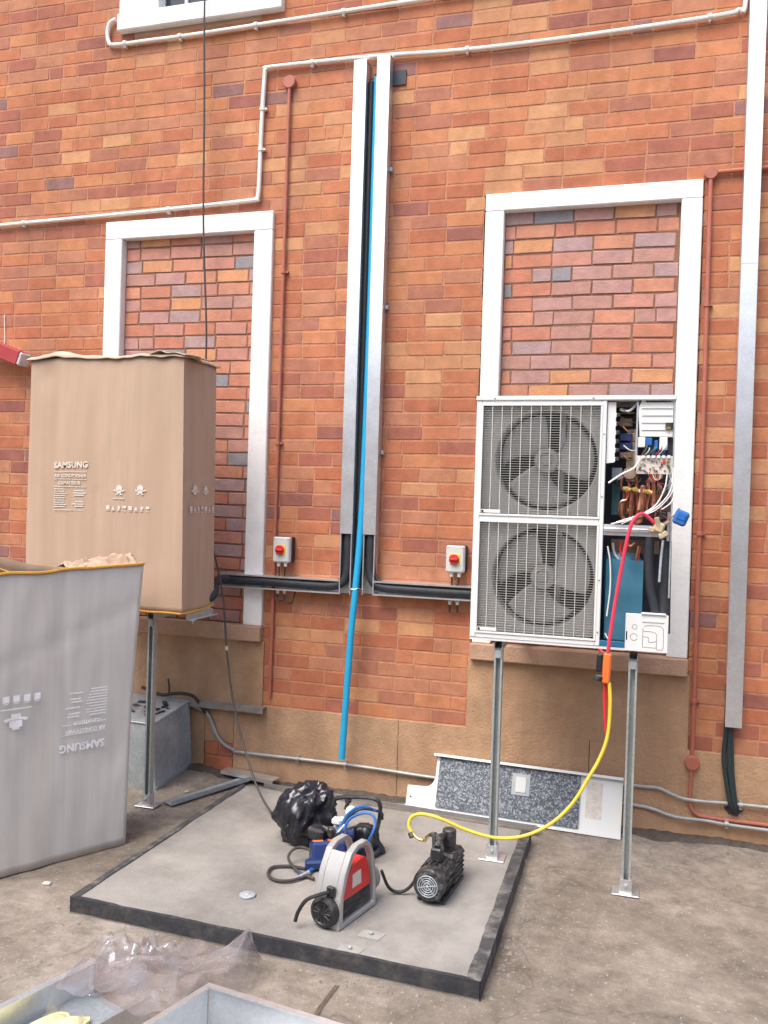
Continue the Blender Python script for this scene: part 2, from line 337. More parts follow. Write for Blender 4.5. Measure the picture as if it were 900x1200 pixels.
def text_obj(body, size, mtx, m, parent, name='printed_lettering', xs=1., bold=.0, align='LEFT'):
    cu = bpy.data.curves.new('t', 'FONT'); cu.body = body; cu.size = size; cu.extrude = .0004; cu.offset = bold; cu.align_x = align; cu.resolution_u = 2
    o = bpy.data.objects.new('t', cu); col.objects.link(o)
    bpy.context.view_layer.update()
    me = bpy.data.meshes.new_from_object(o.evaluated_get(bpy.context.evaluated_depsgraph_get()))
    bpy.data.objects.remove(o); bpy.data.curves.remove(cu)
    me.name = name; me.transform(mtx @ Matrix.Diagonal((xs, 1, 1, 1)))
    c = Vector(me.vertices[0].co); me.transform(Matrix.Translation(-c)); me.materials.clear(); me.materials.append(m)
    ob = bpy.data.objects.new(name, me); col.objects.link(ob); place(ob, c, parent); return ob
def frame(o, ex, ey):
    ex = Vector(ex).normalized(); ey = Vector(ey).normalized(); ez = ex.cross(ey)
    return Matrix(((ex.x, ey.x, ez.x, o[0]), (ex.y, ey.y, ez.y, o[1]), (ex.z, ey.z, ez.z, o[2]), (0, 0, 0, 1)))

# ================================================================== SETTING
def gh(x, y):
    h = .006*noise.noise((x*2.1, y*2.1, 0))+.004*noise.noise((x*6, y*6, 3))
    t = max(0, min(1, (-1.9-x)/.8)); s = max(0, min(1, (y+.55)/.5))
    return h + .038*t*s*t + .012*s
def axis(lo, hi, a, b, st):
    c = [lo, lo*.5, lo*.2] if abs(lo) > 20 else [lo]
    n = int((b-a)/st)
    return sorted(set([lo, lo*.4, lo*.12]+[a+(b-a)*i/n for i in range(n+1)]+[hi*.12, hi*.4, hi]))
gx = axis(-200, 200, -6, 3, .045); gy = axis(-200, 200, -5.5, .3, .045)
g = MB()
for y in gy:
    for x in gx: g.v.append(Vector((x, y, gh(x, y) if -6 <= x <= 3 and -5.5 <= y <= .3 else 0)))
nx = len(gx)
for j in range(len(gy)-1):
    for i in range(nx-1):
        a = j*nx+i; g.f.append((a, a+1, a+nx+1, a+nx)); g.m.append(0)
tag(g.build('ground', M_GROUND, origin=(0, 0, 0), fix=False), None, kind='structure')

# ------------------------------------------------------------------ brick wall
CH, SL = .0865, .2320
Z0 = .500; XL, XR, ZT = -6.6, 2.6, 6.6
wall = thing('brick_wall', (-1.5, .12, 0), 'orange and plum brick wall with pale pink mortar behind everything', 'brick wall')
holes = [(-.932, .336, 0, .92), (-3.553, -2.284, 0, .92), (-.909, .320, .9, 3.700), (-3.532, -2.286, .9, 3.700), (-3.470, -2.262, 4.985, 6.4)]   # openings: x0 x1 z0 z1
mb = MB()
ZH = 3.706
for x0, x1, z0, z1 in ((XL, -3.54, 0, ZH), (-2.295, -.92, 0, ZH), (.328, XR, 0, ZH), (XL, XR, ZH, 4.99), (XL, -3.46, 4.99, ZT), (-2.272, XR, 4.99, ZT), (-3.46, -2.272, 6.38, ZT)):
    mb.box(x0, x1, .0026, .24, z0, z1)
mb.build('mortar_bed', M_MORT, wall)
def brick_mesh(L, H, bev=.0025, jit=.0030, depth=.028):
    s = MB()
    def J(): return random.uniform(-jit, jit)
    for (ix, off) in ((bev, 0), (0, bev), (0, depth)):
        for sx, sz in ((-1,-1),(1,-1),(1,1),(-1,1)):
            s.v.append(Vector((sx*(L/2-ix)+J(), off, sz*(H/2-ix)+J())))
    s.f.append((0,1,2,3)); s.m.append(0)
    for k in (0, 4):
        for i in range(4):
            j = (i+1) % 4; s.f.append((k+i, k+4+i, k+4+j, k+j)); s.m.append(0)
    return s
def layout(x0, x1, z0, z1, cut, ch=CH, sl=SL, gap=.009, phase=0.):
    out = []
    n = int(round((z1-z0)/ch))
    for k in range(n):
        zc = z0+(k+.5)*ch; x = x0-sl+(sl/2 if k % 2 else 0)+phase+random.uniform(-.012, .012)
        while x < x1:
            L = sl
            if random.random() < .10: L = sl/2
            segs = [(x, x+L)]
            for (a, b, c, d) in cut:
                if c < zc+ch*.3 and d > zc-ch*.3:
                    nx_ = []
                    for p, q in segs:
                        if q <= a or p >= b: nx_.append((p, q)); continue
                        if p < a: nx_.append((p, a))
                        if q > b: nx_.append((b, q))
                    segs = nx_
            for p, q in segs:
                p, q = max(p, x0), min(q, x1)
                if q-p > .035: out.append(((p+q)/2, zc, q-p-gap, ch-gap-.002*random.random()))
            x += L
    return out
def pick(x, z, nmat, hi):
    v = noise.noise((x*.8, z*1.3, 5.))*.6+random.gauss(0, .5)
    return max(0, min(nmat-1, int(hi[int(min(.999, max(0, .5+v*.42))*len(hi))])))
order = [5, 4, 4, 3, 9, 3, 9, 2, 8, 2, 1, 8, 1, 0, 1, 0, 7, 0, 7, 6, 6]
bricks = layout(XL, XR, Z0, ZT, holes)
occl = [(-1.75, -1.51, 1.25, 4.6), (-3.6, -2.3, .9, 2.4), (.5, .62, .7, 4.8)]
def showing(b):
    x, z, L, H = b
    px, py, d = proj((x, 0, z))
    if not (6 < px < 894 and 6 < py < 1194): return 0
    for a, c, e, f in occl:
        if a < x < c and e < z < f: return 0
    q = proj((x+L/2, 0, z)); p = proj((x-L/2, 0, z)); t = proj((x, 0, z+H/2)); s_ = proj((x, 0, z-H/2))
    return abs(q[0]-p[0])*abs(t[1]-s_[1])
rank = sorted(bricks, key=showing, reverse=True)
near, far = rank[:300], rank[300:]
cache = {}
def shared(L, H):
    k = (round(L, 3), random.randrange(3))
    if abs(L-(SL-.01)) > .002 and abs(L-(SL/2-.01)) > .002: k = (round(L, 2), 0)
    if k not in cache:
        s = brick_mesh(k[0], CH-.011); me = bpy.data.meshes.new('brick'); me.from_pydata(s.v, [], s.f); me.materials.append(None); cache[k] = me
    return cache[k]
def put_brick(x, y, z, L, H, m, parent):
    o = bpy.data.objects.new('brick', shared(L, H)); col.objects.link(o)
    o.material_slots[0].link = 'OBJECT'; o.material_slots[0].material = m
    place(o, (x, y, z), parent); o.rotation_euler = (0, random.uniform(-.006, .006), 0)
for (x, z, L, H) in near: put_brick(x, random.uniform(-.001, .001), z, L, H, M_BR[pick(x, z, 10, order)], wall)
fm = MB()
for (x, z, L, H) in far:
    s = brick_mesh(L, H); n0 = len(fm.v); yj = random.uniform(-.001, .001); mi = pick(x, z, 10, order)
    fm.v += [v+Vector((x, yj, z)) for v in s.v]; fm.f += [tuple(i+n0 for i in f) for f in s.f]; fm.m += [mi]*len(s.f)
tag(fm.build('brickwork', M_BR, wall, fix=False, ang=0), None, kind='stuff')
# hole beside the trunking top: flat dark block painted as its shade
hm = MB(); hm.box(-1.515, -1.432, -.012, .004, 4.425, 4.515, 0); hm.build('hole_shade', M_DARK, wall)

# ------------------------------------------------------------------ added unseen building behind the camera, darkens the lower wall
OY = -10.2
ob_ = thing('added_shade_building', (-1, OY-2, 0), 'added plain building, unseen behind the viewer, shading the lower wall', 'building')
M_PLAS = mat('cream_plaster', (.42,.37,.31), .9, var=.12, scale=1.2, bump=.3, bscale=40, world=True)
sb = MB(); sb.box(-16, 14, OY-5, OY, -.1, 4.4); sb.build('wall', M_PLAS, ob_)
sb = MB(); sb.box(-16.3, 14.3, OY-5.3, OY+.35, 4.4, 4.65); sb.build('roof', M_PLAS, ob_)
for zz_ in (1.6,):
    for k in range(7):
        x = -13.5+k*4; sb = MB(); sb.box(x, x+1.3, OY-.01, OY+.02, zz_, zz_+1.4, 0, .004); wn = sb.build('window', M_GLASS, ob_)
        sb = MB(); sb.box(x-.08, x+1.38, OY, OY+.06, zz_-.1, zz_-.003, 0, .004); sb.box(x+.62, x+.68, OY+.021, OY+.05, zz_, zz_+1.4); sb.build('frame', M_WHITE, wn)

# ------------------------------------------------------------------ rendered plinth
pl = thing('rendered_plinth', (-1.5, -.01, 0), 'tan sponge-rendered plinth band along the foot of the brick wall', 'plinth')
def wob_slab(name, x0, x1, z0, z1, yf, m, parent, top_rough=.004, n=80):
    s = MB()
    def fn(u, v):
        x = x0+(x1-x0)*u; z = z0+(z1-z0)*v
        d = .003*noise.noise((x*3, z*3, 2))+.0015*noise.noise((x*11, z*11, 4))
        return (x, yf+d, z+(top_rough*noise.noise((x*9, 0, 7)) if v == 1 else 0))
    s.grid(fn, n, 8)
    s.grid(lambda u, v: (x0+(x1-x0)*u, yf+(.08)*v+(.0 if v else .003*noise.noise(((x0+(x1-x0)*u)*3, z1*3, 2))+.0015*noise.noise(((x0+(x1-x0)*u)*11, z1*11, 4))), z1+(top_rough*noise.noise(((x0+(x1-x0)*u)*9, 0, 7)) if v == 0 else 0)), n, 1)
    s.quad([(x0, yf, z0), (x0, yf+.08, z0), (x0, yf+.08, z1), (x0, yf, z1)]); s.quad([(x1, yf, z0), (x1, yf, z1), (x1, yf+.08, z1), (x1, yf+.08, z0)])
    return s.build(name, m, parent, fix=False)
cuts = [XL, -2.675, -2.465, -1.35, -.20, .95, XR]
for i in range(len(cuts)-1):
    a, b = cuts[i]+.0015, cuts[i+1]-.0015
    if i == 1:
        wob_slab('render_block', a, b, .235, .497, -.018, M_REND, pl, n=10)
    else: wob_slab('render_block', a, b, -.06, .497, -.018, M_REND, pl, n=int((b-a)*30))
for k, (a, b, z0_, z1_) in enumerate([(-2.672, -2.572, .142, .222), (-2.562, -2.468, .142, .222), (-2.672, -2.468, .045, .132)]):
    mb = MB(); mb.box(a, b, -.016, .02, z0_, z1_, 0, .004); mb.build('brick', M_BR[2+k % 2], pl)
mb = MB(); mb.box(-2.674, -2.466, -.008, .03, -.05, .234); mb.build('mortar_bed', M_MORT, pl)

# ------------------------------------------------------------------ blocked windows
def blocked_window(name, X0, X1, ZT_, fwid, label, ph):
    cx = (X0+X1)/2; t = thing(name, (cx, 0, .5), label, 'blocked window')
    yf = -.028
    ZB = 1.015
    for x0, x1 in ((X0, X0+fwid), (X1-fwid, X1)):
        s = MB(); s.box(x0, x1, yf, .11, ZB, ZT_-fwid*.93, 0, .005); s.build('frame_jamb', M_WHITE, t)
    s = MB(); s.box(X0, X1, yf, .11, ZT_-fwid*.93+.0005, ZT_, 0, .005); s.build('frame_lintel', M_WHITE, t)
    s = MB(); s.box(X0-.008, X1+.004, -.052, .11, .915, ZB-.001, 0, .006); s.build('sill', M_SILL, t)
    wob_slab('render_panel', X0-.022, X1+.018, .4985, .9145, -.012, M_REND, t, n=30)
    s = MB(); s.box(X0+fwid*.5, X1-fwid*.5, .0345, .1, ZB-.05, ZT_-fwid*.5); s.build('mortar_bed', M_MORT2, t)
    a, b = X0+fwid, X1-fwid
    for (x, z, L, H) in layout(a+.002, b-.002, ZB, ZT_-fwid*.93, [], phase=ph, gap=.008):
        put_brick(x, .030+random.uniform(-.002, .002), z, L, H, random.choice(M_BI[:4]+M_BI[5:]+M_BI[:2]+[M_BI[6]]+([M_BI[4]] if random.random() < .8 else [])), t)
    return t
blocked_window('blocked_window', -.907, .318, 3.704, .112, 'white framed bricked-up window behind the opened outdoor unit', .06)
blocked_window('blocked_window', -3.530, -2.288, 3.700, .130, 'white framed bricked-up window behind the brown carton', .0)

# ------------------------------------------------------------------ upper window
t = thing('upper_window', (-2.866, 0, 4.985), 'white framed glazed window at the top left edge of the photo', 'window')
X0, X1 = -3.470, -2.262; fwid = .10
s = MB(); s.box(X0, X1, -.055, .12, 4.985, 4.985+.115, 0, .006); s.build('sill', M_WHITE, t)
for x0, x1 in ((X0, X0+.30), (X1-.385, X1)):
    s = MB(); s.box(x0, x1, -.03, .12, 5.1005, 6.40, 0, .005); s.build('frame_jamb', M_WHITE, t)
a, b = X0+.30, X1-.385
wd = (b-a)/3
for i in range(3):
    s = MB(); s.box(a+i*wd+.012, a+(i+1)*wd-.012, .05, .056, 5.11, 6.39); s.build('pane', M_GLASS, t)
for i in range(4):
    s = MB(); s.box(a+i*wd-.0115, a+i*wd+.0115, .03, .07, 5.1005, 6.40, 0, .003); s.build('glazing_bar', M_GREY, t)
s = MB(); s.box(X0+.06, X1-.06, .0, .08, 4.955, 4.9845, 0); s.build('under_sill_render', M_SILL, t)

# ------------------------------------------------------------------ concrete pad
pad = thing('concrete_pad', (-1.36, -1.15, 0), 'low grey concrete pad with black painted rim on the yard ground', 'concrete pad')
FL, FR_, BR_, BL = Vector((-2.303, -1.911, 0)), Vector((-.489, -1.974, 0)), Vector((-.479, -.420, 0)), Vector((-2.262, -.30, 0))
PT = .070
def bil(u, v): return (FL*(1-u)+FR_*u)*(1-v)+(BL*(1-u)+BR_*u)*v
s = MB()
def padf(u, v):
    p = bil(u, v); p.z = PT+.0025*noise.noise((p.x*3, p.y*3, 1)); return p
s.grid(padf, 60, 50)
def wallq(a, b, top=PT):
    a, b = a.copy(), b.copy()
    s.quad([(a.x, a.y, -.03), (b.x, b.y, -.03), (b.x, b.y, top), (a.x, a.y, top)])
for a, b in ((FL, FR_), (FR_, BR_), (BR_, BL), (BL, FL)): wallq(a, b)
s.build('slab', M_PAD, pad, fix=False)
def rim(a, b, inn, wtop, z0, n=140, ragged=.006, m=None):
    """black coating down the face and a strip of the top"""
    a, b, inn = Vector(a), Vector(b), Vector(inn); o = MB(); d = (b-a)
    def f(u, v):
        p = a+d*u; k = (noise.noise((u*9, v*3, 9))+.6*noise.noise((u*31, v*3, 2))*noise.noise((u*5, 1, 4))*2)*ragged
        if v < .34: q = p-inn*.004; return (q.x, q.y, z0+abs(k)*.5)
        if v < .67: q = p-inn*.004; return (q.x, q.y, PT+.0062)
        q = p+inn*(wtop+k*1.2); return (q.x, q.y, PT+.0058)
    o.grid(f, n, 3); return o.build('painted_edge', m or M_EDGE, pad, fix=False)
rim(FL, FR_, (0, 1, 0), .014, .012)
rim(FR_, BR_, (-1, 0, 0), .050, -.01, m=M_EDGEW)
rim(BL, FL, (1, 0, 0), .030, .0, m=M_EDGEW)
s = MB(); s.lathe((-1.591, -1.633, PT+.002), (0, 0, 1), [(.036, 0), (.036, .006), (.030, .009), (.012, .009), (.010, .013), (.001, .013)], 24); s.build('metal_disc', M_GALVD, pad)
for (x, y) in ((-.97, -1.776), (-1.016, -1.913)):
    s = MB(); s.prism([(-.05,-.03),(.04,-.035),(.055,.02),(.0,.035),(-.045,.025)], (x, y, PT+.002), (1, 0, 0), (0, 1, 0), (0, 0, 1), .0012); pt = s.build('cement_patch', M_PATCH, pad)
    s = MB(); s.lathe((x, y, PT+.005), (0, 0, 1), [(.008, 0), (.008, .008), (.004, .011)], 8); s.build('anchor_bolt', M_GALVD, pt)

# ------------------------------------------------------------------ wall services
def conduit(name, pts, r, m, label, cat, saddles=(), sname='saddle', seg=10, sm=5, r2=None, group=None):
    s = MB(); s.tube(pts, r, seg, 0, sm); o = s.build(name, m); tag(o, label, cat, group)
    for (x, y, z, ax) in saddles:
        q = MB(); q.lathe(Vector((x, y, z))-Vector(ax)*.012, ax, [(r*1.02, 0), (r*1.45, .002), (r*1.45, .022), (r*1.02, .024)], 12); q.box(x-.012 if ax[0] == 0 else x-.008, x+.03 if ax[0] == 0 else x+.008, y-.004, -.0015, z-.006 if ax[0] == 0 else z-.026, z+.006 if ax[0] == 0 else z+.02); q.build(sname, m, o)
    return o
yc = -.024
conduit('electrical_conduit', [(-5.6,yc,3.70),(-4.40,yc,3.733),(-3.3,yc,3.752),(-2.47,yc,3.775),(-2.415,yc,3.785),(-2.396,yc,3.83),(-2.39,yc,4.2),(-2.378,yc,4.57),(-2.366,yc,4.612),(-2.32,yc,4.626),(-1.628,yc,4.612),(-1.1,yc,4.586),(-.58,yc,4.582),(0,yc,4.592),(.40,yc,4.607),(.47,yc,4.625),(.505,yc,4.68),(.508,yc,5.4)], .0135, M_PVCW,
        'long white conduit stepping up over the left window and across the wall', 'conduit',
        [(-4.2,yc,3.738,(1,0,0)),(-3.05,yc,3.757,(1,0,0)),(-2.389,yc,4.1,(0,0,1)),(-2.385,yc,4.36,(0,0,1)),(-1.05,yc,4.586,(1,0,0)),(.32,yc,4.604,(1,0,0)),(-2.05,yc,4.621,(1,0,0))])
conduit('electrical_conduit', [(-3.50,-.02,5.085),(-3.545,yc,5.06),(-3.56,yc,5.0),(-3.548,yc,4.935),(-3.50,yc,4.908),(-3.2,yc,4.905),(-2.877,yc,4.903),(-2.2,yc,4.912),(-1.419,yc,4.924),(-.3,yc,4.93)], .0135, M_PVCW,
        'white conduit hooked round the corner of the upper window sill', 'conduit', [(-3.42,yc,4.907,(1,0,0)),(-3.0,yc,4.904,(1,0,0)),(-2.45,yc,4.909,(1,0,0)),(-1.85,yc,4.918,(1,0,0))])
# painted pipes
p = conduit('painted_pipe', [(-2.203,-.02,4.50),(-2.208,-.02,3.0),(-2.216,-.02,.57)], .0115, M_BRN, 'thin red-brown painted pipe left of the trunking', 'pipe', [(-2.206,-.02,3.3,(0,0,1)),(-2.211,-.02,2.2,(0,0,1))], sm=1)
q = MB(); q.lathe((-2.203, -.001, 4.515), (0, -1, 0), [(.042, 0), (.042, .03), (.038, .034), (.012, .034)], 20); q.build('junction_box', M_BRN, p)
p = conduit('painted_pipe', [(.355,-.02,3.72),(.360,-.02,2.5),(.363,-.02,.44)], .0125, M_BRN, 'red-brown painted pipe right of the opened outdoor unit with round boxes', 'pipe', [(.358,-.02,3.0,(0,0,1)),(.361,-.02,1.72,(0,0,1)),(.362,-.02,.78,(0,0,1))], sm=1)
q = MB(); q.lathe((.363, -.0195, .437), (0, -1, 0), [(.040, 0), (.040, .03), (.036, .034), (.012, .034)], 20); q.build('junction_box', M_BRN, p)
q = MB(); q.lathe((.355, -.001, 3.734), (0, -1, 0), [(.036, 0), (.036, .03), (.033, .034), (.012, .034)], 20); q.build('junction_box', M_BRN, p)
q = MB(); q.tube([(.39,-.02,3.737),(.648,-.02,3.742),(2.4,-.02,3.75)], .0125, 10, 0, 1); q.build('branch_pipe', M_BRN, p)
q = MB(); q.tube([(.362,-.034,.40),(.357,-.034,.27),(.36,-.034,.20),(.395,-.034,.152),(.47,-.034,.141),(.766,-.034,.139),(2.4,-.034,.14)], .011, 10, 0, 6); q.build('lower_pipe', M_BRN, p)
# galvanised conduits at the wall foot
yg = -.036
conduit('galvanised_conduit', [(-2.74,-.06,.46),(-2.66,-.045,.43),(-2.62,yg,.37),(-2.578,yg,.284),(-2.52,yg,.225),(-2.44,yg,.195),(-2.384,yg,.187),(-1.634,yg,.190),(-1.133,yg,.176),(-.6,yg,.17)], .0105, M_COND, 'grey galvanised conduit along the foot of the wall left of the leaning panel', 'conduit', [(-1.68,yg,.19,(1,0,0)),(-2.0,yg,.189,(1,0,0))])
conduit('galvanised_conduit', [(-.5,yg,.275),(.041,yg,.270),(.181,yg,.272),(.26,yg-.012,.250),(.33,yg-.012,.232),(.45,yg-.012,.231),(.762,yg-.012,.240),(2.4,yg-.012,.25)], .0105, M_COND, 'upper of two grey conduits low on the wall at right', 'conduit', [(.62,yg-.012,.236,(1,0,0))])
conduit('galvanised_conduit', [(-.5,yg,.175),(.045,yg,.160),(.15,yg,.152),(.28,yg-.02,.128),(.45,yg-.02,.127),(.766,yg-.02,.118),(2.4,yg-.02,.12)], .0105, M_COND, 'lower of two grey conduits low on the wall at right', 'conduit', [(.55,yg-.02,.125,(1,0,0))])
# shelf strip on the plinth left
s = MB(); s.box(-3.3, -2.235, -.075, -.018, .492, .498); s.box(-3.3, -2.235, -.0785, -.0755, .462, .498); o = s.build('angle_strip', mat('weathered_strip', (.24,.22,.19), .7, metal=.2, var=.3, scale=12)); tag(o, 'weathered grey metal angle strip on the plinth below the left window', 'metal strip')

# ---- trunking
def channel(s, x0, x1, z0, z1, yb, yf, openx=True, t=.0015, lip=.008, mi=0):
    """vertical C channel open to the front"""
    s.box(x0, x1, yb-t, yb, z0, z1, mi); s.box(x0, x0+t, yf, yb-t, z0, z1, mi); s.box(x1-t, x1, yf, yb-t, z0, z1, mi)
    s.box(x0+t, x0+t+lip*.6, yf, yf+t, z0, z1, mi); s.box(x1-t-lip*.6, x1-t, yf, yf+t, z0, z1, mi)
def hchannel(s, x0, x1, z0, z1, yb, yf, t=.0015, lip=.008, mi=0):
    s.box(x0, x1, yb-t, yb, z0, z1, mi); s.box(x0, x1, yf, yb-t, z0, z0+t, mi); s.box(x0, x1, yf, yb-t, z1-t, z1, mi)
    s.box(x0, x1, yf, yf+t, z0+t, z0+t+lip, mi); s.box(x0, x1, yf, yf+t, z1-t-lip, z1-t, mi)
YB, YF = -.004, -.088
def trunk(x0, x1, hx0, hx1, label, ztop, zb):
    t = thing('cable_trunking', ((x0+x1)/2, YB, zb), label, 'trunking')
    s = MB(); channel(s, x0, x1, zb, ztop, YB, YF); s.build('riser_channel', M_GALV, t)
    s = MB(); s.box(x0-.0015, x1+.0015, YF-.004, YF-.0025, 1.64, ztop+.003); s.box(x0-.003, x0-.0016, YF-.004, YF+.012, 1.64, ztop+.003); s.box(x1+.0016, x1+.003, YF-.004, YF+.012, 1.64, ztop+.003); s.box(x0-.003, x1+.003, YF-.004, YB, ztop+.0035, ztop+.005); s.build('riser_cover', M_GALV, t)
    s = MB(); hchannel(s, hx0, hx1, zb, zb+.088, YB, YF); s.build('branch_tray', M_GALV, t)
    for z in (2.15, 3.05, 3.9):
        s = MB(); s.box(x1+.002, x1+.02, -.035, -.004, z-.012, z+.012, 0, .002); s.build('fixing_bracket', M_GALVD, t)
    return t
trunk(-1.742, -1.667, -2.60, -1.743, 'left galvanised riser trunking turning left under the red switch', 4.562, 1.262)
trunk(-1.592, -1.517, -1.516, -.70, 'right galvanised riser trunking turning right towards the opened unit', 4.580, 1.268)
def lag(name, pts, r, label):
    s = MB(); s.tube(pts, r, 14, 0, 6); o = s.build(name, M_FOAM); return tag(o, label, 'pipe')
ym = -.050
lag('insulated_pipe', [(-1.70,ym,4.3),(-1.70,ym,1.75),(-1.70,ym,1.55),(-1.703,ym,1.42),(-1.725,ym-.004,1.345),(-1.79,ym-.006,1.310),(-1.95,ym-.006,1.306),(-2.25,ym-.008,1.312),(-2.46,ym-.01,1.312),(-2.52,ym-.03,1.312),(-2.54,ym-.12,1.305),(-2.49,-.30,1.285),(-2.45,-.40,1.24),(-2.50,-.46,1.20)], .030, 'black lagged pipe in the left trunking running behind the brown carton')
lag('insulated_pipe', [(-1.553,ym,4.3),(-1.553,ym,1.75),(-1.553,ym,1.55),(-1.55,ym,1.42),(-1.53,ym-.004,1.352),(-1.47,ym-.006,1.318),(-1.3,ym-.006,1.312),(-1.0,ym-.006,1.310),(-.72,ym-.008,1.312),(-.55,ym-.08,1.30),(-.45,-.35,1.30),(-.44,-.52,1.3)], .030, 'black lagged pipe in the right trunking running behind the opened unit')
# thin white & dark cables next to the lagging at the elbows
s = MB(); s.tube([(-1.524,ym-.01,1.64),(-1.522,ym-.01,1.45),(-1.505,ym-.016,1.375),(-1.44,ym-.02,1.345),(-1.2,ym-.02,1.344),(-.75,ym-.02,1.344)], .008, 8); tag(s.build('control_cable', M_RUB), 'thin black cable lying on the lagged pipe in the right tray', 'cable')
# blue pipe in the gap
s = MB(); s.tube([(-1.608,-.040,4.47),(-1.609,-.040,3.0),(-1.616,-.056,1.85),(-1.628,-.104,1.30),(-1.645,-.116,1.0),(-1.678,-.120,.25)], .0205, 16, 0, 5); bp = s.build('blue_pipe', M_BLUE); tag(bp, 'bright blue plastic pipe hanging between the two metal risers', 'pipe')
s = MB(); s.tube([(-1.648,-.030,4.45),(-1.648,-.030,1.35)], .018, 10, 0, 1); s.tube([(-1.615,-.024,4.5),(-1.612,-.024,1.3)], .013, 10, 0, 1); tag(s.build('black_cable', M_RUB), 'black cable pair standing in for deep shadow behind the blue pipe', 'cable')  # black tubes added so the riser gap reads as deep shadow
for z in (1.30, 1.32):
    pass
s = MB(); s.tube([(-1.672,-.09,1.315),(-1.655,-.118,1.305),(-1.632,-.124,1.30),(-1.612,-.118,1.307),(-1.588,-.09,1.30)], .0022, 6); s.build('tie_wire', M_GALV, bp)
# right-hand riser
t = thing('cable_trunking', (.565, -.01, .67), 'tall galvanised riser trunking at the right edge of the wall', 'trunking')
s = MB(); s.box(.523, .605, -.088, -.0865, .67, 6.2); s.box(.523, .5245, -.0865, -.003, .67, 6.2); s.box(.6035, .605, -.0865, -.003, .67, 6.2); s.box(.5245, .6035, -.0045, -.003, .67, 6.2); s.build('channel', M_GALV, t)
s = MB(); s.box(.5215, .6065, -.0905, -.0885, .668, 3.2); s.build('cover', M_GALV, t)
s = MB(); s.box(.5215, .6065, -.0905, -.0885, 3.203, 6.2); s.build('cover', M_GALV, t)
s = MB()
for i, (dx, r) in enumerate(((-.012, .012), (.008, .013), (.02, .009))):
    s.tube([(.545+dx,-.05,.9),(.543+dx,-.05,.64),(.540+dx*1.4,-.056,.50),(.552+dx*1.2,-.064,.38),(.572+dx,-.066,.26),(.584+dx*.6,-.045,.205),(.588+dx*.4,.02,.19)], r, 8)
tag(s.build('cable_bundle', mat('dark_green_cable', (.02,.035,.038), .5)), 'dark cables dropping from the right riser into a hole in the plinth', 'cables')
s = MB(); s.prism([(.045*math.cos(a)*(1+.25*math.sin(3*a)), .028*math.sin(a)*(1+.2*math.cos(5*a))) for a in [k*math.pi/8 for k in range(16)]], (.588, -.0225, .192), (1, 0, 0), (0, 0, 1), (0, 1, 0), .003); s.build('hole_shade', M_DARK, pl)  # dark plate on the render stands in for shade inside the hole

# ---- isolators
def isolator(cx, cz, label):
    t = thing('isolator_switch', (cx, 0, cz-.085), label, 'switch', 'red knob isolator switches')
    s = MB(); s.box(cx-.050, cx+.058, -.050, -.001, cz-.078, cz+.080, 0, .004); s.build('shadow_side_box', M_RUB, t)  # black back half, set rightward, paints the dark shadow side
    s = MB(); s.box(cx-.055, cx+.055, -.098, -.0505, cz-.080, cz+.080, 0, .007); s.build('cover', M_GREY, t)
    s = MB(); s.box(cx-.031, cx+.031, -.101, -.0985, cz-.031, cz+.031, 0, .001); s.build('yellow_plate', M_YEL, t)
    s = MB(); s.lathe((cx-.004, -.1015, cz), (0, -1, 0), [(.030, 0), (.030, .012), (.027, .016), (.001, .016)], 24); s.obox((cx-.004, -.123, cz), (.05, .014, .014), Matrix.Rotation(R(0), 3, 'Y'), 0, .003); s.build('red_knob', M_RED, t)
    for sx in (-1, 1):
        for sz in (-1, 1):
            s = MB(); s.lathe((cx+sx*.045, -.0985, cz+sz*.070), (0, -1, 0), [(.004, 0), (.004, .002), (.002, .0025)], 8); s.build('screw', M_GALVD, t)
    for dx in (-.022, .024):
        s = MB(); s.lathe((cx+dx, -.072, cz-.0805), (0, 0, -1), [(.013, 0), (.013, .008), (.010, .009), (.011, .024), (.006, .028)], 10); s.build('gland', M_UNIT, t)
        s = MB(); s.tube([(cx+dx,-.072,cz-.105),(cx+dx*.9,-.07,1.40),(cx+dx*.8-.004,-.065,1.352)], .0052, 8); s.build('lead', M_RUB, t)
        s = MB(); s.lathe((cx+dx-.01, -.052, 1.262), (0, 0, -1), [(.012, 0), (.012, .010), (.009, .011), (.010, .022), (.005, .026)], 10); s.build('gland', M_UNIT, t)
    return t
t = isolator(-2.135, 1.521, 'grey isolator switch with red knob beside the left white window frame')
s = MB(); s.tube([(-2.167,-.052,1.236),(-2.165,-.056,1.21),(-2.145,-.06,1.197),(-2.121,-.056,1.205),(-2.121,-.052,1.236)], .005, 8); s.build('lead', M_RUB, t)
s = MB(); s.tube([(-2.125,-.052,1.236),(-2.10,-.06,1.185),(-2.065,-.06,1.19),(-2.045,-.052,1.262)], .005, 8); s.build('lead', M_RUB, t)
t = isolator(-1.012, 1.515, 'grey isolator switch with red knob beside the opened outdoor unit')
for dx in (-.03, .016):
    s = MB(); s.tube([(-1.014+dx,-.052,1.236),(-1.014+dx,-.05,1.19)], .0055, 8, 0, 1); s.build('lead', M_RUB, t)

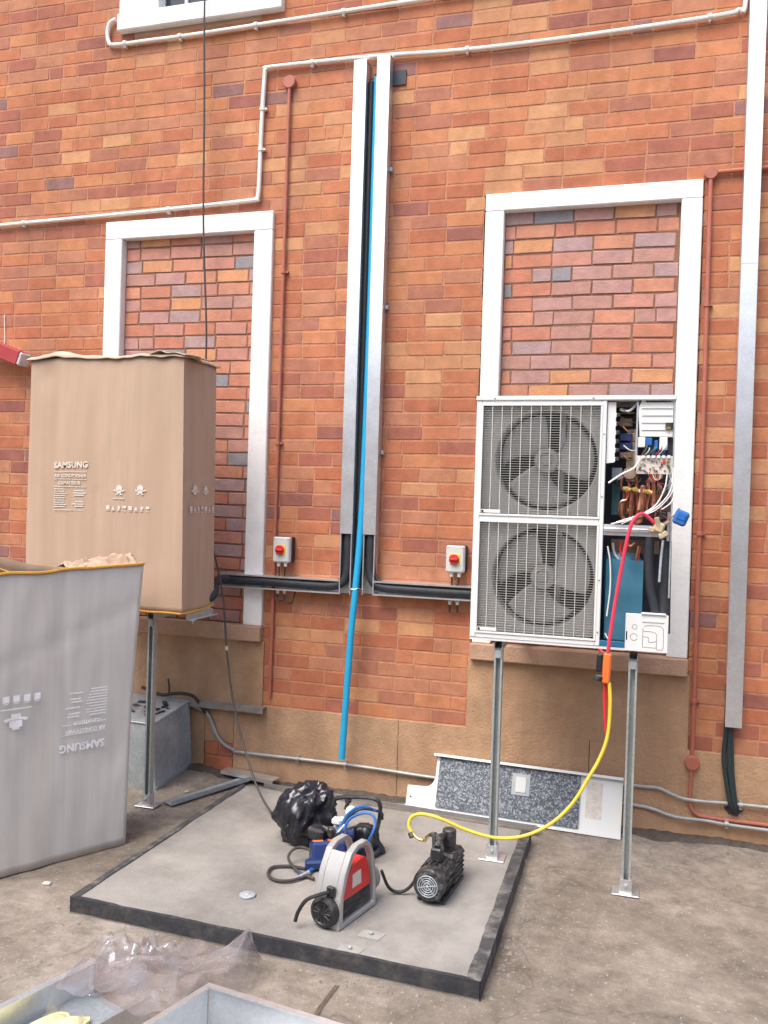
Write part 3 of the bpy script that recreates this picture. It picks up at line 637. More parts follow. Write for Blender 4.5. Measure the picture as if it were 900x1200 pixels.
# ---- red beam, wire
ang_b = R(-20); rot = Matrix.Rotation(-ang_b, 3, 'Y')
e = at(26, 421, -.10); d = Vector((math.cos(ang_b), 0, math.sin(ang_b)))
s = MB(); s.obox(e-d*.65, (1.3, .10, .098), rot, 0, .004); o = s.build('steel_beam', M_REDB); tag(o, 'red painted steel beam end with white cap at the left edge', 'beam')
s = MB(); s.obox(e+d*.014, (.03, .098, .09), rot, 0, .008); s.build('end_cap', M_CHIP, o)
s = MB(); s.tube([(-4.36,-.006,3.10),(-4.352,-.006,2.9),(-4.348,-.03,2.80),(-4.34,-.10,2.79)], .004, 6); tag(s.build('white_wire', M_PVCW), 'short thin white wire on the wall above the red beam', 'wire')

# ================================================================== STANDS
def strut(s, x, y, z0, z1, w=.041, t=.0025):
    """slotted C strut post, slot to the camera"""
    h = w/2
    s.box(x-h, x+h, y+h-t, y+h, z0, z1); s.box(x-h, x-h+t, y-h, y+h-t, z0, z1); s.box(x+h-t, x+h, y-h, y+h-t, z0, z1)
    s.box(x-h+t, x-h+.0095, y-h, y-h+t, z0, z1); s.box(x+h-.0095, x+h-t, y-h, y-h+t, z0, z1)
    s.box(x-h+.0075, x-h+.0095, y-h+t, y-h+.009, z0, z1); s.box(x+h-.0095, x+h-.0075, y-h+t, y-h+.009, z0, z1)
def stand(posts, ztop, label, rails_to):
    cx = sum(p[0] for p in posts)/len(posts)
    t = thing('support_stand', (cx, posts[0][1], 0), label, 'stand')
    for (x, y, zb) in posts:
        s = MB(); strut(s, x, y, zb+.006, ztop-.0425); s.build('post', M_STRUT, t)
        s = MB(); s.box(x-.062, x+.062, y-.045, y+.055, zb, zb+.006, 0, .001)
        b = s.build('base_plate', M_GALV, t)
        s = MB(); s.box(x-.028, x-.0215, y-.0245, y+.022, zb+.0065, zb+.075); s.box(x+.0215, x+.028, y-.0245, y+.022, zb+.0065, zb+.075); s.box(x-.0214, x+.0214, y-.0285, y-.0235, zb+.0065, zb+.072); s.build('base_socket', M_GALV, t)
        s = MB(); s.lathe((x, y-.029, zb+.045), (0, -1, 0), [(.010, 0), (.010, .007), (.006, .008), (.006, .013)], 6)
        s.build('bolt', M_GALVD, t)
        s = MB(); hh = .041
        s.box(x-.0205, x-.018, y-.03, rails_to, ztop-.0415, ztop); s.box(x+.018, x+.0205, y-.03, rails_to, ztop-.0415, ztop); s.box(x-.0179, x+.0179, y-.03, rails_to, ztop-.0415, ztop-.039)
        s.build('rail', M_STRUT, t)
        s = MB(); s.box(x-.014, x+.014, y-.0265, y-.0215, ztop-.085, ztop-.045); s.build('channel_nut', M_GALVD, t)
        s = MB(); s.box(x-.06, x+.06, rails_to, rails_to+.006, ztop-.06, ztop+.02); s.build('wall_plate', M_GALV, t)
    return t
stand([(-.622, -.842, PT+.002), (.023, -.852, .004)], 1.168, 'slotted steel strut stand carrying the opened outdoor unit', -.06)
stand([(-2.698, -.652, .006), (-3.33, -.652, .012)], 1.155, 'slotted steel strut stand under the brown carton', -.06)
s = MB(); s.box(-2.445, -2.442, -.72, -.40, 1.128, 1.166); s.box(-2.4418, -2.405, -.72, -.40, 1.128, 1.131); s.lathe((-2.423, -.68, 1.1275), (0, 0, -1), [(.01, 0), (.01, .008), (.005, .009), (.005, .02)], 6); tag(s.build('angle_rail', M_STRUT), 'short steel angle rail under the right edge of the brown carton', 'rail')

# ================================================================== OPENED OUTDOOR UNIT
UX0, UX1, UZ0, UZ1, UYF, UYB = -.763, .1765, 1.172, 2.382, -.900, -.570
XD = -.135
U = thing('outdoor_unit', ((UX0+UX1)/2, (UYF+UYB)/2, UZ0), 'white two-fan air conditioning outdoor unit with its service panel removed', 'outdoor unit')
s = MB(); s.box(UX0-.003, UX1+.003, UYF-.006, UYB+.003, UZ1-.0225, UZ1, 0, .004); s.build('lid', M_UNIT, U)
s = MB(); s.box(UX0, UX0+.028, UYF, UYF+.03, UZ0+.012, UZ1-.023, 0, .003); s.build('corner_post', M_UNIT, U)
s = MB(); s.box(XD-.022, XD, UYF, UYF+.03, UZ0+.012, UZ1-.023, 0, .003); s.build('centre_post', M_UNIT, U)
s = MB(); s.box(UX0+.0285, XD-.0225, UYF+.001, UYF+.02, UZ0+.012, 1.207, 0, .002); s.build('bottom_rail', M_UNIT, U)
s = MB(); s.box(UX0+.0285, XD-.0225, UYF+.001, UYF+.02, 1.768, 1.791, 0, .002); s.build('middle_rail', M_UNIT, U)
s = MB(); s.box(UX0+.0285, XD-.0225, UYF+.001, UYF+.02, 2.343, UZ1-.023, 0, .002); s.build('top_rail', M_UNIT, U)
s = MB(); s.box(UX0, UX0+.002, UYF+.0305, UYB, UZ0+.012, UZ1-.023); s.build('side_panel', M_UNIT, U)
s = MB(); s.box(UX0+.003, UX1-.002, UYB-.03, UYB, UZ0+.012, UZ1-.023); s.build('coil', M_FIN, U)
s = MB(); s.box(UX0, UX1, UYF+.004, UYB, UZ0, UZ0+.0115); s.build('base_pan', M_UNIT, U)
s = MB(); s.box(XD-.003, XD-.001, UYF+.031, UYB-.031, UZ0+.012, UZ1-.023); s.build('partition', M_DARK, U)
s = MB(); s.box(UX1-.012, UX1, UYB-.045, UYB-.031, UZ0+.012, UZ1-.023); s.build('rear_post', M_UNIT, U)
s = MB(); s.box(UX1-.007, UX1, UYF+.004, UYF+.018, UZ0+.26, UZ1-.023); s.build('front_stile', M_GALVD, U)
for x in (UX0+.10, XD-.10, UX1-.1):
    s = MB(); s.box(x-.04, x+.04, UYF+.02, UYB-.02, 1.1685, UZ0-.0005); s.build('foot', M_UNIT, U)
def fan_section(z0, z1, rot0):
    gx0, gx1 = UX0+.0285, XD-.0225
    cx, cz = (gx0+gx1)/2+.025, (z0+z1)/2+.005
    rr = .248; n = 64; yS = UYF+.050
    s = MB()                                                    # shroud plate with round hole and drawn ring
    rect = []
    for k in range(n):
        a = 2*math.pi*k/n; c, d = math.cos(a), math.sin(a)
        t1 = min(((gx1-cx)/c if c > 1e-6 else (gx0-cx)/c if c < -1e-6 else 9), ((z1-cz)/d if d > 1e-6 else (z0-cz)/d if d < -1e-6 else 9))
        rect.append((cx+c*t1, cz+d*t1))
    n0 = 0
    for k in range(n): s.v.append(Vector((rect[k][0], yS, rect[k][1])))
    for rad, yy in ((rr+.006, yS), (rr, yS+.006), (rr-.002, yS+.10)):
        for k in range(n):
            a = 2*math.pi*k/n; s.v.append(Vector((cx+rad*math.cos(a), yy, cz+rad*math.sin(a))))
    for L_ in range(3):
        for k in range(n):
            j = (k+1) % n; s.f.append((L_*n+k, L_*n+j, (L_+1)*n+j, (L_+1)*n+k)); s.m.append(0)
    s.build('fan_shroud', M_SHRD, U, fix=False)
    hub = MB(); yF = UYF+.075
    hub.lathe((cx, yF+.07, cz), (0, -1, 0), [(.062, 0), (.062, .055), (.054, .066), (.038, .068), (.034, .060), (.026, .060), (.022, .070), (.001, .072)], 32)
    fan = hub.build('fan', M_BLADE, U)
    for b in range(3):
        s = MB(); a0 = rot0+b*2*math.pi/3
        def fb(u, v):
            r = .055+(.232-.055)*v
            span = R(72)+R(22)*v; lead = R(10)*v
            a = a0+lead+span*u
            rd = r if not (v == 1) else r-.012*(abs(u-.5)*2)**3
            return (cx+rd*math.cos(a), yF+.012+.055*u+.006*math.sin(u*3.1)*(1-v)-.006*math.sin(u*3.14), cz+rd*math.sin(a))
        s.grid(fb, 12, 8)
        bo = s.build('blade', M_BLADE, fan, fix=False, ang=60)
        md = bo.modifiers.new('thick', 'SOLIDIFY'); md.thickness = .004
    s = MB(); s.box(cx+.045, cx+.075, UYB-.075, UYB-.045, z0, z1); s.build('motor_bracket', M_GALV, U)
    # guard: one moulded grille
    s = MB()
    nb = 46
    for i in range(nb):
        z = z0+.004+(z1-z0-.008)*i/(nb-1); s.box(gx0, gx1, UYF+.004, UYF+.009, z-.0009, z+.0009, 1)
    for i in range(13):
        x = gx0+.004+(gx1-gx0-.008)*i/12; s.box(x-.0012, x+.0012, UYF-.001, UYF+.0036, z0, z1)
    gr = s.build('grille', [M_UNIT, M_SLAT], U); gr['kind'] = 'stuff'
    s = MB()
    for a in ((gx0-.004, gx1+.004, z0-.004, z0+.006), (gx0-.004, gx1+.004, z1-.006, z1+.004), (gx0-.004, gx0+.006, z0+.0062, z1-.0062), (gx1-.006, gx1+.004, z0+.0062, z1-.0062)):
        s.box(a[0], a[1], UYF-.004, UYF+.0035, a[2], a[3], 0, .0015)
    s.build('grille_frame', M_UNIT, U)
    s = MB(); s.box(gx0+.008, gx0+.105, UYF-.0045, UYF-.002, z0+.010, z0+.026, 0, .0008); bd = s.build('name_plate', M_UNIT, U)
    s = MB(); s.box(gx0+.011, gx0+.022, UYF-.0056, UYF-.0046, z0+.0125, z0+.0235); s.build('plate_mark', M_BLACK, bd)
fan_section(1.795, 2.340, R(84)); fan_section(1.211, 1.765, R(91))
for x, z in ((UX0+.09, UZ1-.011), (-.2, UZ1-.011), (XD-.011, 2.2), (XD-.011, 1.9), (XD-.011, 1.5), (XD-.011, 1.25)):
    s = MB(); s.lathe((x, UYF-.0062 if z > 2.36 else UYF-.0002, z), (0, -1, 0), [(.005, 0), (.005, .002), (.003, .003)], 8); s.build('screw', M_GALVD, U)
# ---- machine compartment
def PB(name, m, px0, py0, px1, py1, y0, y1, bev=.002, parent=None):
    a = at(px0, py0, y0); b = at(px1, py1, y0)
    s = MB(); s.box(a.x, b.x, y0, y1, b.z, a.z, 0, bev); return s.build(name, m, parent or U)
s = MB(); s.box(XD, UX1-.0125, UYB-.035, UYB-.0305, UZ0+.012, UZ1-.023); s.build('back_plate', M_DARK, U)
# zigzag white bracket
a = at(716, 472, -.88); zt, zb_ = 2.352, 2.06
poly = [(0, zb_), (0, zt), (.038, zt)]
zz = zt-.05
while zz > zb_+.03:
    poly += [(.038, zz), (.047, zz-.004), (.047, zz-.018), (.038, zz-.022)]; zz -= .042
poly += [(.038, zb_+.005)]
s = MB(); s.prism(poly, (XD+.003, -.884, 0), (1, 0, 0), (0, 0, 1), (0, 1, 0), .004); br = s.build('wire_bracket', M_UNIT, U)
zz = zt-.05
while zz > zb_+.03:
    s = MB(); s.box(XD+.044, XD+.062, -.892, -.878, zz-.020, zz-.002, 0, .003); s.build('wire_clip', M_BLACK, br); zz -= .042
PB('reactor_frame', M_TAN, 735, 503, 747, 548, -.80, -.74)
for i, (y0, y1) in enumerate(((477, 486), (490, 500), (508, 517), (519, 527), (530, 537))):
    PB('winding', [M_BLACK, M_BRNP, M_NAVY, M_NAVY, M_BRNP][i], 726, y0, 741, y1, -.83, -.76, .004)
s = MB(); s.tube([at(727, 480, -.86), at(735, 482, -.87), at(741, 479, -.865), at(747, 472, -.85)], .006, 8); s.build('wire', M_GREY, U)
for k in range(6):
    s = MB(); a = at(727+random.uniform(0, 6), 478+k*11, -.87); b = at(742+random.uniform(0, 5), 484+k*11, -.85)
    s.tube([a, (a+b)/2+Vector((0, -.015, -.012)), b], .003, 6); s.build('wire', [M_BRNP, M_BLACK, M_COPP, M_BLACK, M_GREY, M_BRNP][k], U)
# control box (white, stepped ribs)
A, B_ = at(752, 474, -.87), at(788, 512, -.87)
s = MB(); s.prism([(-.012, -.015), (.006, .028), (.018, .028), (.018, .008), (B_.x-A.x, .008), (B_.x-A.x, B_.z-A.z), (-.004, B_.z-A.z), (-.012, -.05)], (A.x, -.885, A.z), (1, 0, 0), (0, 0, 1), (0, 1, 0), .09); cb = s.build('control_box', M_UNIT, U)
for k in range(4):
    z = A.z-.018-k*.034; s = MB(); s.box(A.x+.002, B_.x-.003, -.8895, -.8855, z-.003, z, 0, .0008); s.build('rib', M_GREY, cb)
PB('black_relay', M_BLACK, 780, 495, 789, 503, -.895, -.888, .001, cb); PB('label_tag', M_BRASS, 781, 500, 786, 503, -.898, -.8955, 0, cb)
s = MB(); s.box(A.x-.022, A.x-.013, -.885, -.76, at(0, 535, -.87).z-.0, A.z+.012); s.build('box_flange', M_GALV, U)
PB('terminal_block', M_PCBG, 754, 513, 781, 533, -.85, -.80)
PB('blue_capacitor', M_BLUEP, 757, 513, 764, 522, -.886, -.851, .003); PB('blue_capacitor', M_BLUEP, 767, 516, 771, 527, -.880, -.851, .003)
PB('terminal_cover', M_UNIT, 773, 512, 782, 527, -.885, -.85); PB('terminal_cover', M_UNIT, 748, 512, 756, 524, -.885, -.85)
PB('black_relay', M_BLACK, 782, 513, 789, 534, -.86, -.84)
bd = PB('circuit_board', M_PCB, 746, 534, 788, 556, -.888, -.884, .0005)
for i in range(26):
    x = random.uniform(748, 785); y = random.uniform(536, 552); w_ = random.uniform(1.2, 3.2); h_ = random.uniform(1, 3)
    PB('chip', random.choice([M_UNIT, M_BRNP, M_BLACK, M_PCBG, M_TAN, M_RED, M_GREY]), x, y, x+w_, y+h_, -.888-random.uniform(.004, .014), -.8885, 0, bd)
for i in range(6):
    PB('connector', M_UNIT, 752+i*6, 533.5, 755.5+i*6, 537, -.902, -.8885, .0006, bd)
for k in range(7):
    a = at(752+k*4, 533, -.90); b = at(757+k*4.2+random.uniform(-3, 3), 521+random.uniform(-3, 4), -.88)
    s = MB(); s.tube([a, (a+b)/2+Vector((.008, -.018, .004)), b], .0022, 6); s.build('wire', random.choice([M_BLACK, M_GREY, M_BLUEP, M_BRNP, M_RED]), U)
# copper work
cops = [((728,606),(726,598),(728,588),(735,585),(738,575),(736,560)), ((729,590),(729,604),(733,610),(738,607),(739,590),(741,572)),
        ((744,608),(748,612),(752,606),(752,585),(752,570)), ((736,612),(741,616),(746,612),(747,590),(746,572),(744,556)), ((757,602),(758,590),(760,580),(759,562)), ((765,600),(766,580),(765,566),(760,560)), ((731,575),(728,570),(730,560),(737,557))]
for i, c in enumerate(cops):
    s = MB(); yy = -.83-.03*(i % 3); s.tube([at(p, q, yy) for p, q in c], .0075+.0015*(i % 2), 10); s.build('copper_pipe', M_COPP, U)
s = MB(); a, b = at(749, 598, -.885), at(754, 569, -.875); s.tube([a, b], .0135, 12, 0, 1); s.build('copper_pipe', M_COPP, U)
for (p, q) in (((730, 572), (739, 574)), ((741, 573), (748, 575)), ((755, 575), (764, 578))):
    a, b = at(*p, -.89), at(*q, -.888); s = MB(); s.tube([a, b], .0095, 10, 0, 1); s.tube([a*.7+b*.3, a*.3+b*.7], .0125, 6, 0, 1); s.build('brass_valve', M_BRASS, U)
PB('solenoid', M_BRNP, 736, 553, 744, 565, -.86, -.80, .004); PB('solenoid', M_BLACK, 766, 570, 772, 588, -.80, -.74, .004); PB('label_tag', M_PRINT, 748, 573, 754, 577, -.893, -.890, 0)
s = MB(); s.lathe(at(738, 556, -.84), (0, -1, .3), [(.03, 0), (.034, .01), (.03, .02), (.012, .022)], 16); s.build('valve_coil', M_BRNP, U)
# white harness
for c, r in ((((789,548),(788,566),(783,580),(770,594),(752,604),(735,610),(716,614)), .0034), (((782,556),(779,572),(770,590),(757,600),(742,606),(722,612)), .0034), (((788,556),(789,572),(783,584),(768,598),(748,606),(728,614)), .0026), (((748,534),(749,540),(742,549),(728,556),(713,566)), .0046), (((786,560),(790,575),(787,588),(776,597)), .003)):
    s = MB(); s.tube([at(p, q, -.905-.002*k) for k, (p, q) in enumerate(c)], r, 8); s.build('white_cable', M_UNIT, U)
for k in range(5):
    c = [(758+k*3, 553), (763+k*2, 561), (768+k*2, 564-k), (772+k, 556)]
    s = MB(); s.tube([at(p, q, -.897) for p, q in c], .0022, 6); s.build('wire', [M_BRNP, M_RED, M_GREY, M_TAN, M_BRNP][k], U)
random.seed(31)
for k in range(26):
    x0_, y0_ = random.uniform(727, 786), random.uniform(556, 606); dx_, dy_ = random.uniform(-16, 16), random.uniform(-14, 14)
    c = [(x0_, y0_), (min(787, max(722, x0_+dx_*.4+random.uniform(-5, 5))), y0_+dy_*.4), (min(787, max(722, x0_+dx_)), min(611, y0_+dy_))]
    yy = random.uniform(-.87, -.78); s = MB(); s.tube([at(p, q, yy) for p, q in c], random.choice([.002, .0028, .0035]), 6); s.build('wire', random.choice([M_BLACK, M_BRNP, M_GREY, M_COPP, M_RED, M_BLACK, M_TAN]), U)
for k in range(9):
    x0_ = 730+k*5.5; s = MB(); s.tube([at(x0_, 607+random.uniform(-3, 3), -.80), at(x0_+random.uniform(-2, 2), 590, -.80), at(x0_+random.uniform(-4, 4), 570+random.uniform(-8, 6), -.79)], random.choice([.006, .008, .0095]), 8); s.build('copper_pipe', M_COPP if k % 3 else M_BRNP, U)
for (p, q, w_, h_, m) in ((727,601,9,8,M_BLACK),(741,604,8,7,M_BRNP),(757,603,7,7,M_BLACK),(772,600,9,9,M_BLACK),(766,556,6,6,M_BRNP),(774,572,6,9,M_BRNP)):
    PB('valve_body', m, p, q, p+w_, q+h_, -.84, -.78, .004)
for (p, q, w_, h_, m, yy) in ((717,548,12,14,M_GALVD,-.80),(717,566,9,38,M_PCBG,-.74),(770,576,16,24,M_BRNP,-.72),(742,548,6,12,M_BRNP,-.83),(716,632,60,18,M_BRNP,-.70),(754,640,8,14,M_COPP,-.80)):
    PB('inner_bracket', m, p, q, p+w_, q+h_, yy, yy+.03, .003)
# cross rail
a, b = at(707, 614.5, -.898), at(771, 629, -.898)
s = MB(); zc = (a.z+b.z)/2; s.prism([(0, -.026), (0, .026), (-.004, .026), (-.006, .010), (-.013, .007), (-.013, -.007), (-.006, -.010), (-.004, -.026)], (XD+.002, -.893, zc), (0, 1, 0), (0, 0, 1), (1, 0, 0), b.x-XD-.002); s.build('cross_rail', M_GALV, U)
# service valves and lagged pipes
s = MB()
c0 = at(772, 618, -.91)
vb = MB(); vb.obox(c0, (.05, .04, .05), Matrix.Rotation(R(20), 3, 'Y'), 0, .008); vb.tube([c0+Vector((0,-.01,.0)), c0+Vector((-.012,-.02,.045))], .012, 8, 0, 1); vb.tube([c0, c0+Vector((.045,-.015,.03))], .009, 8, 0, 1); vb.obox(c0+Vector((.02,-.0,-.035)), (.045, .035, .03), Matrix.Rotation(R(-30), 3, 'Y'), 0, .006); vb.obox(c0+Vector((-.03,-.0,-.012)), (.03, .03, .026), None, 0, .005); vb.build('service_valve', M_TAN, U)
s = MB(); s.tube([at(777, 633, -.915), at(774.5, 655, -.915), at(772.5, 682, -.915)], .0058, 8, 0, 1); s.build('valve_stem', M_GALVD, U)
s = MB(); s.tube([at(761, 629, -.875), at(760, 660, -.875), at(762, 690, -.872), at(768, 716, -.868), at(771, 740, -.865)], .0235, 14); s.build('lagged_pipe', M_FOAM, U)
s = MB(); s.tube([at(780, 634, -.862), at(779, 680, -.862), at(778, 742, -.862)], .028, 14); s.build('lagged_pipe', M_FOAM, U)
# compressor
s = MB(); s.lathe((-.045, -.755, UZ0+.03), (0, 0, 1), [(.086, 0), (.092, .01), (.092, .40), (.075, .425), (.001, .43)], 32); s.build('compressor_jacket', M_JACK, U)
s = MB(); s.grid(lambda u, v: (-.117+.172*u, -.872+.022*math.cos(u*3.1+.5)+.006*noise.noise((u*3, v*4, 1)), UZ0+.045+.385*v), 16, 20); s.build('jacket_flap', M_JACK, U, fix=False)
s = MB(); s.box(XD+.001, UX1-.001, UYF+.002, UYF+.010, UZ0+.0125, UZ0+.040, 0, .002); s.build('base_skirt', M_BASEB, U)
for c, r, m in ((((718,636),(720,648),(725,656)), .006, M_GALV), (((749,640),(747,650),(746,658)), .010, M_COPP), (((733,632),(738,640),(744,636)), .006, M_COPP), (((728,634),(727,645),(730,652)), .005, M_RED), (((712,640),(715,660),(715,690),(711,722)), .0036, M_UNIT), (((709,742),(712,748),(716,752)), .0036, M_UNIT)):
    s = MB(); s.tube([at(p, q, -.882 if r < .004 else -.85) for p, q in c], r, 8); s.build('pipe_stub' if m in (M_GALV, M_COPP) else 'wire', m, U)
# knock-out pipe panel
kx0, kx1, kz0, kz1 = -.018, .1755, UZ0+.002, 1.352
s = MB(); s.box(kx0, kx1, UYF-.014, UYF-.0035, kz0, kz1, 0, .003); kp = s.build('knockout_panel', M_UNIT, U)
s = MB(); s.box(kx0+.07, kx1-.012, UYF-.022, UYF+.02, kz1+.0005, kz1+.006, 0, .001); s.build('panel_lip', M_UNIT, kp)
s = MB(); s.box(kx0+.075, kx1-.02, UYF-.018, UYF-.0145, kz1-.036, kz1-.028, 0, .0015); s.build('panel_lip', M_UNIT, kp)
M_LINE = mat('cut_line', (.12,.12,.12), .8)
def ring(cx, cz, r): 
    q = MB(); q.tube([(cx+r*math.cos(a), UYF-.0142, cz+r*math.sin(a)) for a in [k*math.pi/10 for k in range(20)]], .0011, 5, 0, 1); q.build('knockout_ring', M_LINE, kp)
ring(kx0+.042, kz1-.062, .011); ring(kx0+.040, kz1-.110, .016)
def line(pts):
    q = MB(); q.tube([(kx0+a, UYF-.0142, kz1-b) for a, b in pts], .0011, 5, 0, 4); q.build('knockout_line', M_LINE, kp)
line([(.085,.060),(.10,.052),(.15,.052),(.168,.06),(.172,.08),(.172,.155),(.16,.162),(.143,.160),(.143,.10),(.135,.085),(.115,.080),(.083,.080)])
line([(.080,.066),(.080,.105),(.080,.155)]); line([(.080,.105),(.105,.108),(.108,.13),(.14,.125)]); line([(.080,.155),(.11,.155),(.141,.155)])
s = MB(); s.box(kx0+.004, kx0+.010, UYF-.0148, UYF-.0141, kz1-.125, kz1-.085); s.build('finger_slot', M_BLACK, kp)

# blue lock hanging off the valve wire
bl = MB(); c0 = at(798, 607, -.925); rr = Matrix.Rotation(R(22), 3, 'Y'); bl.obox(c0, (.062, .04, .070), rr, 0, .010); bl.obox(c0+Vector((.0, -.021, .006)), (.040, .006, .030), rr, 0, .002); o = bl.build('hanging_block', M_BLUEP); tag(o, 'small blue plastic block hanging on wire at the right edge of the unit', 'block')
s = MB(); s.tube([at(776, 614, -.92), at(783, 609, -.93), at(790, 604, -.93), at(793, 599, -.925), at(796, 596, -.925), at(797, 601, -.925)], .003, 6); s.build('hanging_wire', M_BRNP, o)

# ================================================================== HOSES
s = MB(); s.tube([at(770, 616, -.915), at(757, 604, -.93), at(749, 603, -.95), at(741, 612, -.965), at(735, 632, -.97), at(729, 662, -.97), at(721, 706, -.97), at(715, 745, -.97), at(712, 768, -.968)], .0085, 10); rh = s.build('charging_hose', M_REDH); tag(rh, 'pink-red charging hose from the unit valve down to the orange gauge', 'hose')
s = MB(); s.tube([at(709, 796, -.95), at(708, 815, -.955), at(709, 840, -.96), at(711, 863, -.96), at(713, 845, -.952), at(712, 815, -.945), at(712, 796, -.945)], .0066, 10); tag(s.build('charging_hose', M_RED), 'red hose looped below the orange gauge holder', 'hose')
g0 = at(711, 783, -.965)
t = thing('gauge_holder', g0-Vector((0, 0, .07)), 'orange and black vacuum gauge hanging below the unit', 'gauge')
rot = Matrix.Rotation(R(2), 3, 'Y')
s = MB(); s.obox(g0, (.036, .030, .145), rot, 0, .008); s.build('orange_body', M_ORNG, t)
s = MB(); s.obox(g0+Vector((-.034, .012, .022)), (.028, .03, .085), rot, 0, .006); s.obox(g0+Vector((-.034, .005, -.048)), (.042, .036, .030), rot, 0, .008); s.build('gauge_head', M_BLACK, t)
s = MB(); s.tube([g0+Vector((-.034,-.012,-.048)), g0+Vector((-.052,-.03,-.052))], .010, 10, 0, 1); s.build('knob', M_BLACK, t)
s = MB(); s.tube([g0+Vector((-.02,0,.072)), g0+Vector((-.034,.01,.085)), g0+Vector((-.04,.012,.07))], .004, 8); s.build('hook', M_RED, t)
yp = [at(714, 800, -.965), at(715, 825, -.975), at(712, 862, -.99), at(703, 888, -1.00), at(690, 911, -1.02), at(672, 940, -1.04), at(650, 962, -1.06), at(625, 976, -1.08), at(600, 982, -1.10), at(575, 981, -1.12), at(545, 972, -1.14), at(515, 959, -1.16), at(495, 954, -1.16), at(483, 957, -1.16), at(479, 967, -1.17), at(483, 977, -1.18)]
s = MB(); s.tube(yp, .0082, 10); yh = s.build('charging_hose', M_YELH); tag(yh, 'yellow charging hose sagging from the gauge to the black vacuum pump', 'hose')
s = MB(); s.tube([at(483, 976, -1.18), at(490, 983, -1.19), at(498, 985, -1.20), (-.875, -1.235, .285), (-.855, -1.25, .306)], .0075, 10, 0, 3); s.build('hose_fitting', M_BRASS, yh)
s = MB(); s.tube([at(481, 976, -1.18), at(483, 981, -1.19)], .014, 8, 0, 1); s.build('hose_valve', M_BLACK, yh)

# ================================================================== PUMPS ON THE PAD
def black_pump():
    fb = Vector((-.812, -1.455, PT+.003)); ax = Vector((.03, .30, 0)).normalized(); sd_ = Vector((ax.y, -ax.x, 0)); Z = Vector((0, 0, 1))
    t = thing('vacuum_pump', fb+ax*.15, 'grimy black vacuum pump with round slotted fan cover on the pad', 'vacuum pump')
    rot = Matrix((sd_, ax, Z)).transposed()
    c = fb+Z*.088
    s = MB(); s.lathe(c, ax, [(.050, -.004), (.066, 0), (.072, .008), (.072, .05), (.068, .06), (.068, .19), (.05, .20)], 32); s.build('motor', M_PUMP, t)
    for k in range(18):
        a = 2*math.pi*k/18; d = sd_*math.cos(a)+Z*math.sin(a)
        s = MB(); r3 = Matrix((d, ax, d.cross(ax))).transposed(); s.obox(c+d*.070+ax*.125, (.012, .12, .004), r3, 0, 0); s.build('cooling_fin', M_PUMP, t)
    dk = MB(); dk.lathe(c-ax*.0042, -ax, [(.048, 0), (.048, .002), (.001, .0025)], 32); gd = dk.build('fan_guard', M_PUMP, t)
    for rr in (.046, .036, .026, .016):
        q = MB(); q.tube([c-ax*.0085+(sd_*math.cos(a)+Z*math.sin(a))*rr for a in [k*math.pi/14 for k in range(29)]], .0024, 6, 0, 1); q.build('guard_ring', M_GALVD, gd)
    for a in (0, 60, 120):
        d = sd_*math.cos(R(a+15))+Z*math.sin(R(a+15)); q = MB(); q.tube([c-ax*.008-d*.046, c-ax*.008+d*.046], .002, 6, 0, 1); q.build('guard_spoke', M_GALVD, gd)
    s = MB(); s.obox(fb+ax*.27+Z*.085, (.125, .15, .145), rot, 0, .014); s.obox(fb+ax*.35+Z*.085, (.10, .02, .12), rot, 0, .006); s.build('oil_case', M_PUMP, t)
    for k in range(5):
        s = MB(); s.obox(fb+ax*.27+sd_*.064+Z*(.045+k*.022), (.006, .13, .007), rot, 0, .001); s.build('cooling_fin', M_PUMP, t)
    s = MB(); s.lathe(fb+ax*.25+Z*.158+sd_*.015, Z, [(.026, 0), (.026, .02), (.032, .025), (.032, .095), (.026, .10), (.001, .10)], 20); s.build('exhaust_filter', M_BLACK, t)
    s = MB(); s.obox(fb+ax*.12+Z*.185, (.05, .05, .06), rot, 0, .006); s.tube([fb+ax*.12+Z*.215, fb+ax*.16+Z*.245, fb+ax*.22+Z*.235], .014, 10, 0, 3); s.build('switch_box', M_PUMP, t)
    s = MB(); s.tube([fb+ax*.17+Z*.19-sd_*.03, fb+ax*.19+Z*.225-sd_*.04, fb+ax*.20+Z*.25-sd_*.04], .010, 8, 0, 3); s.tube([fb+ax*.20+Z*.235-sd_*.06, fb+ax*.20+Z*.235+sd_*.01], .011, 8, 0, 1); s.build('intake_fitting', M_PUMP, t)
    for x in (-.055, .055):
        s = MB(); s.obox(fb+ax*.19+sd_*x+Z*.008, (.018, .30, .016), rot, 0, .003); s.build('foot_rail', M_PUMP, t)
    s = MB(); s.obox(fb+ax*.13+Z*.02, (.09, .20, .02), rot, 0, .003); s.build('base', M_PUMP, t)
    return t
black_pump()
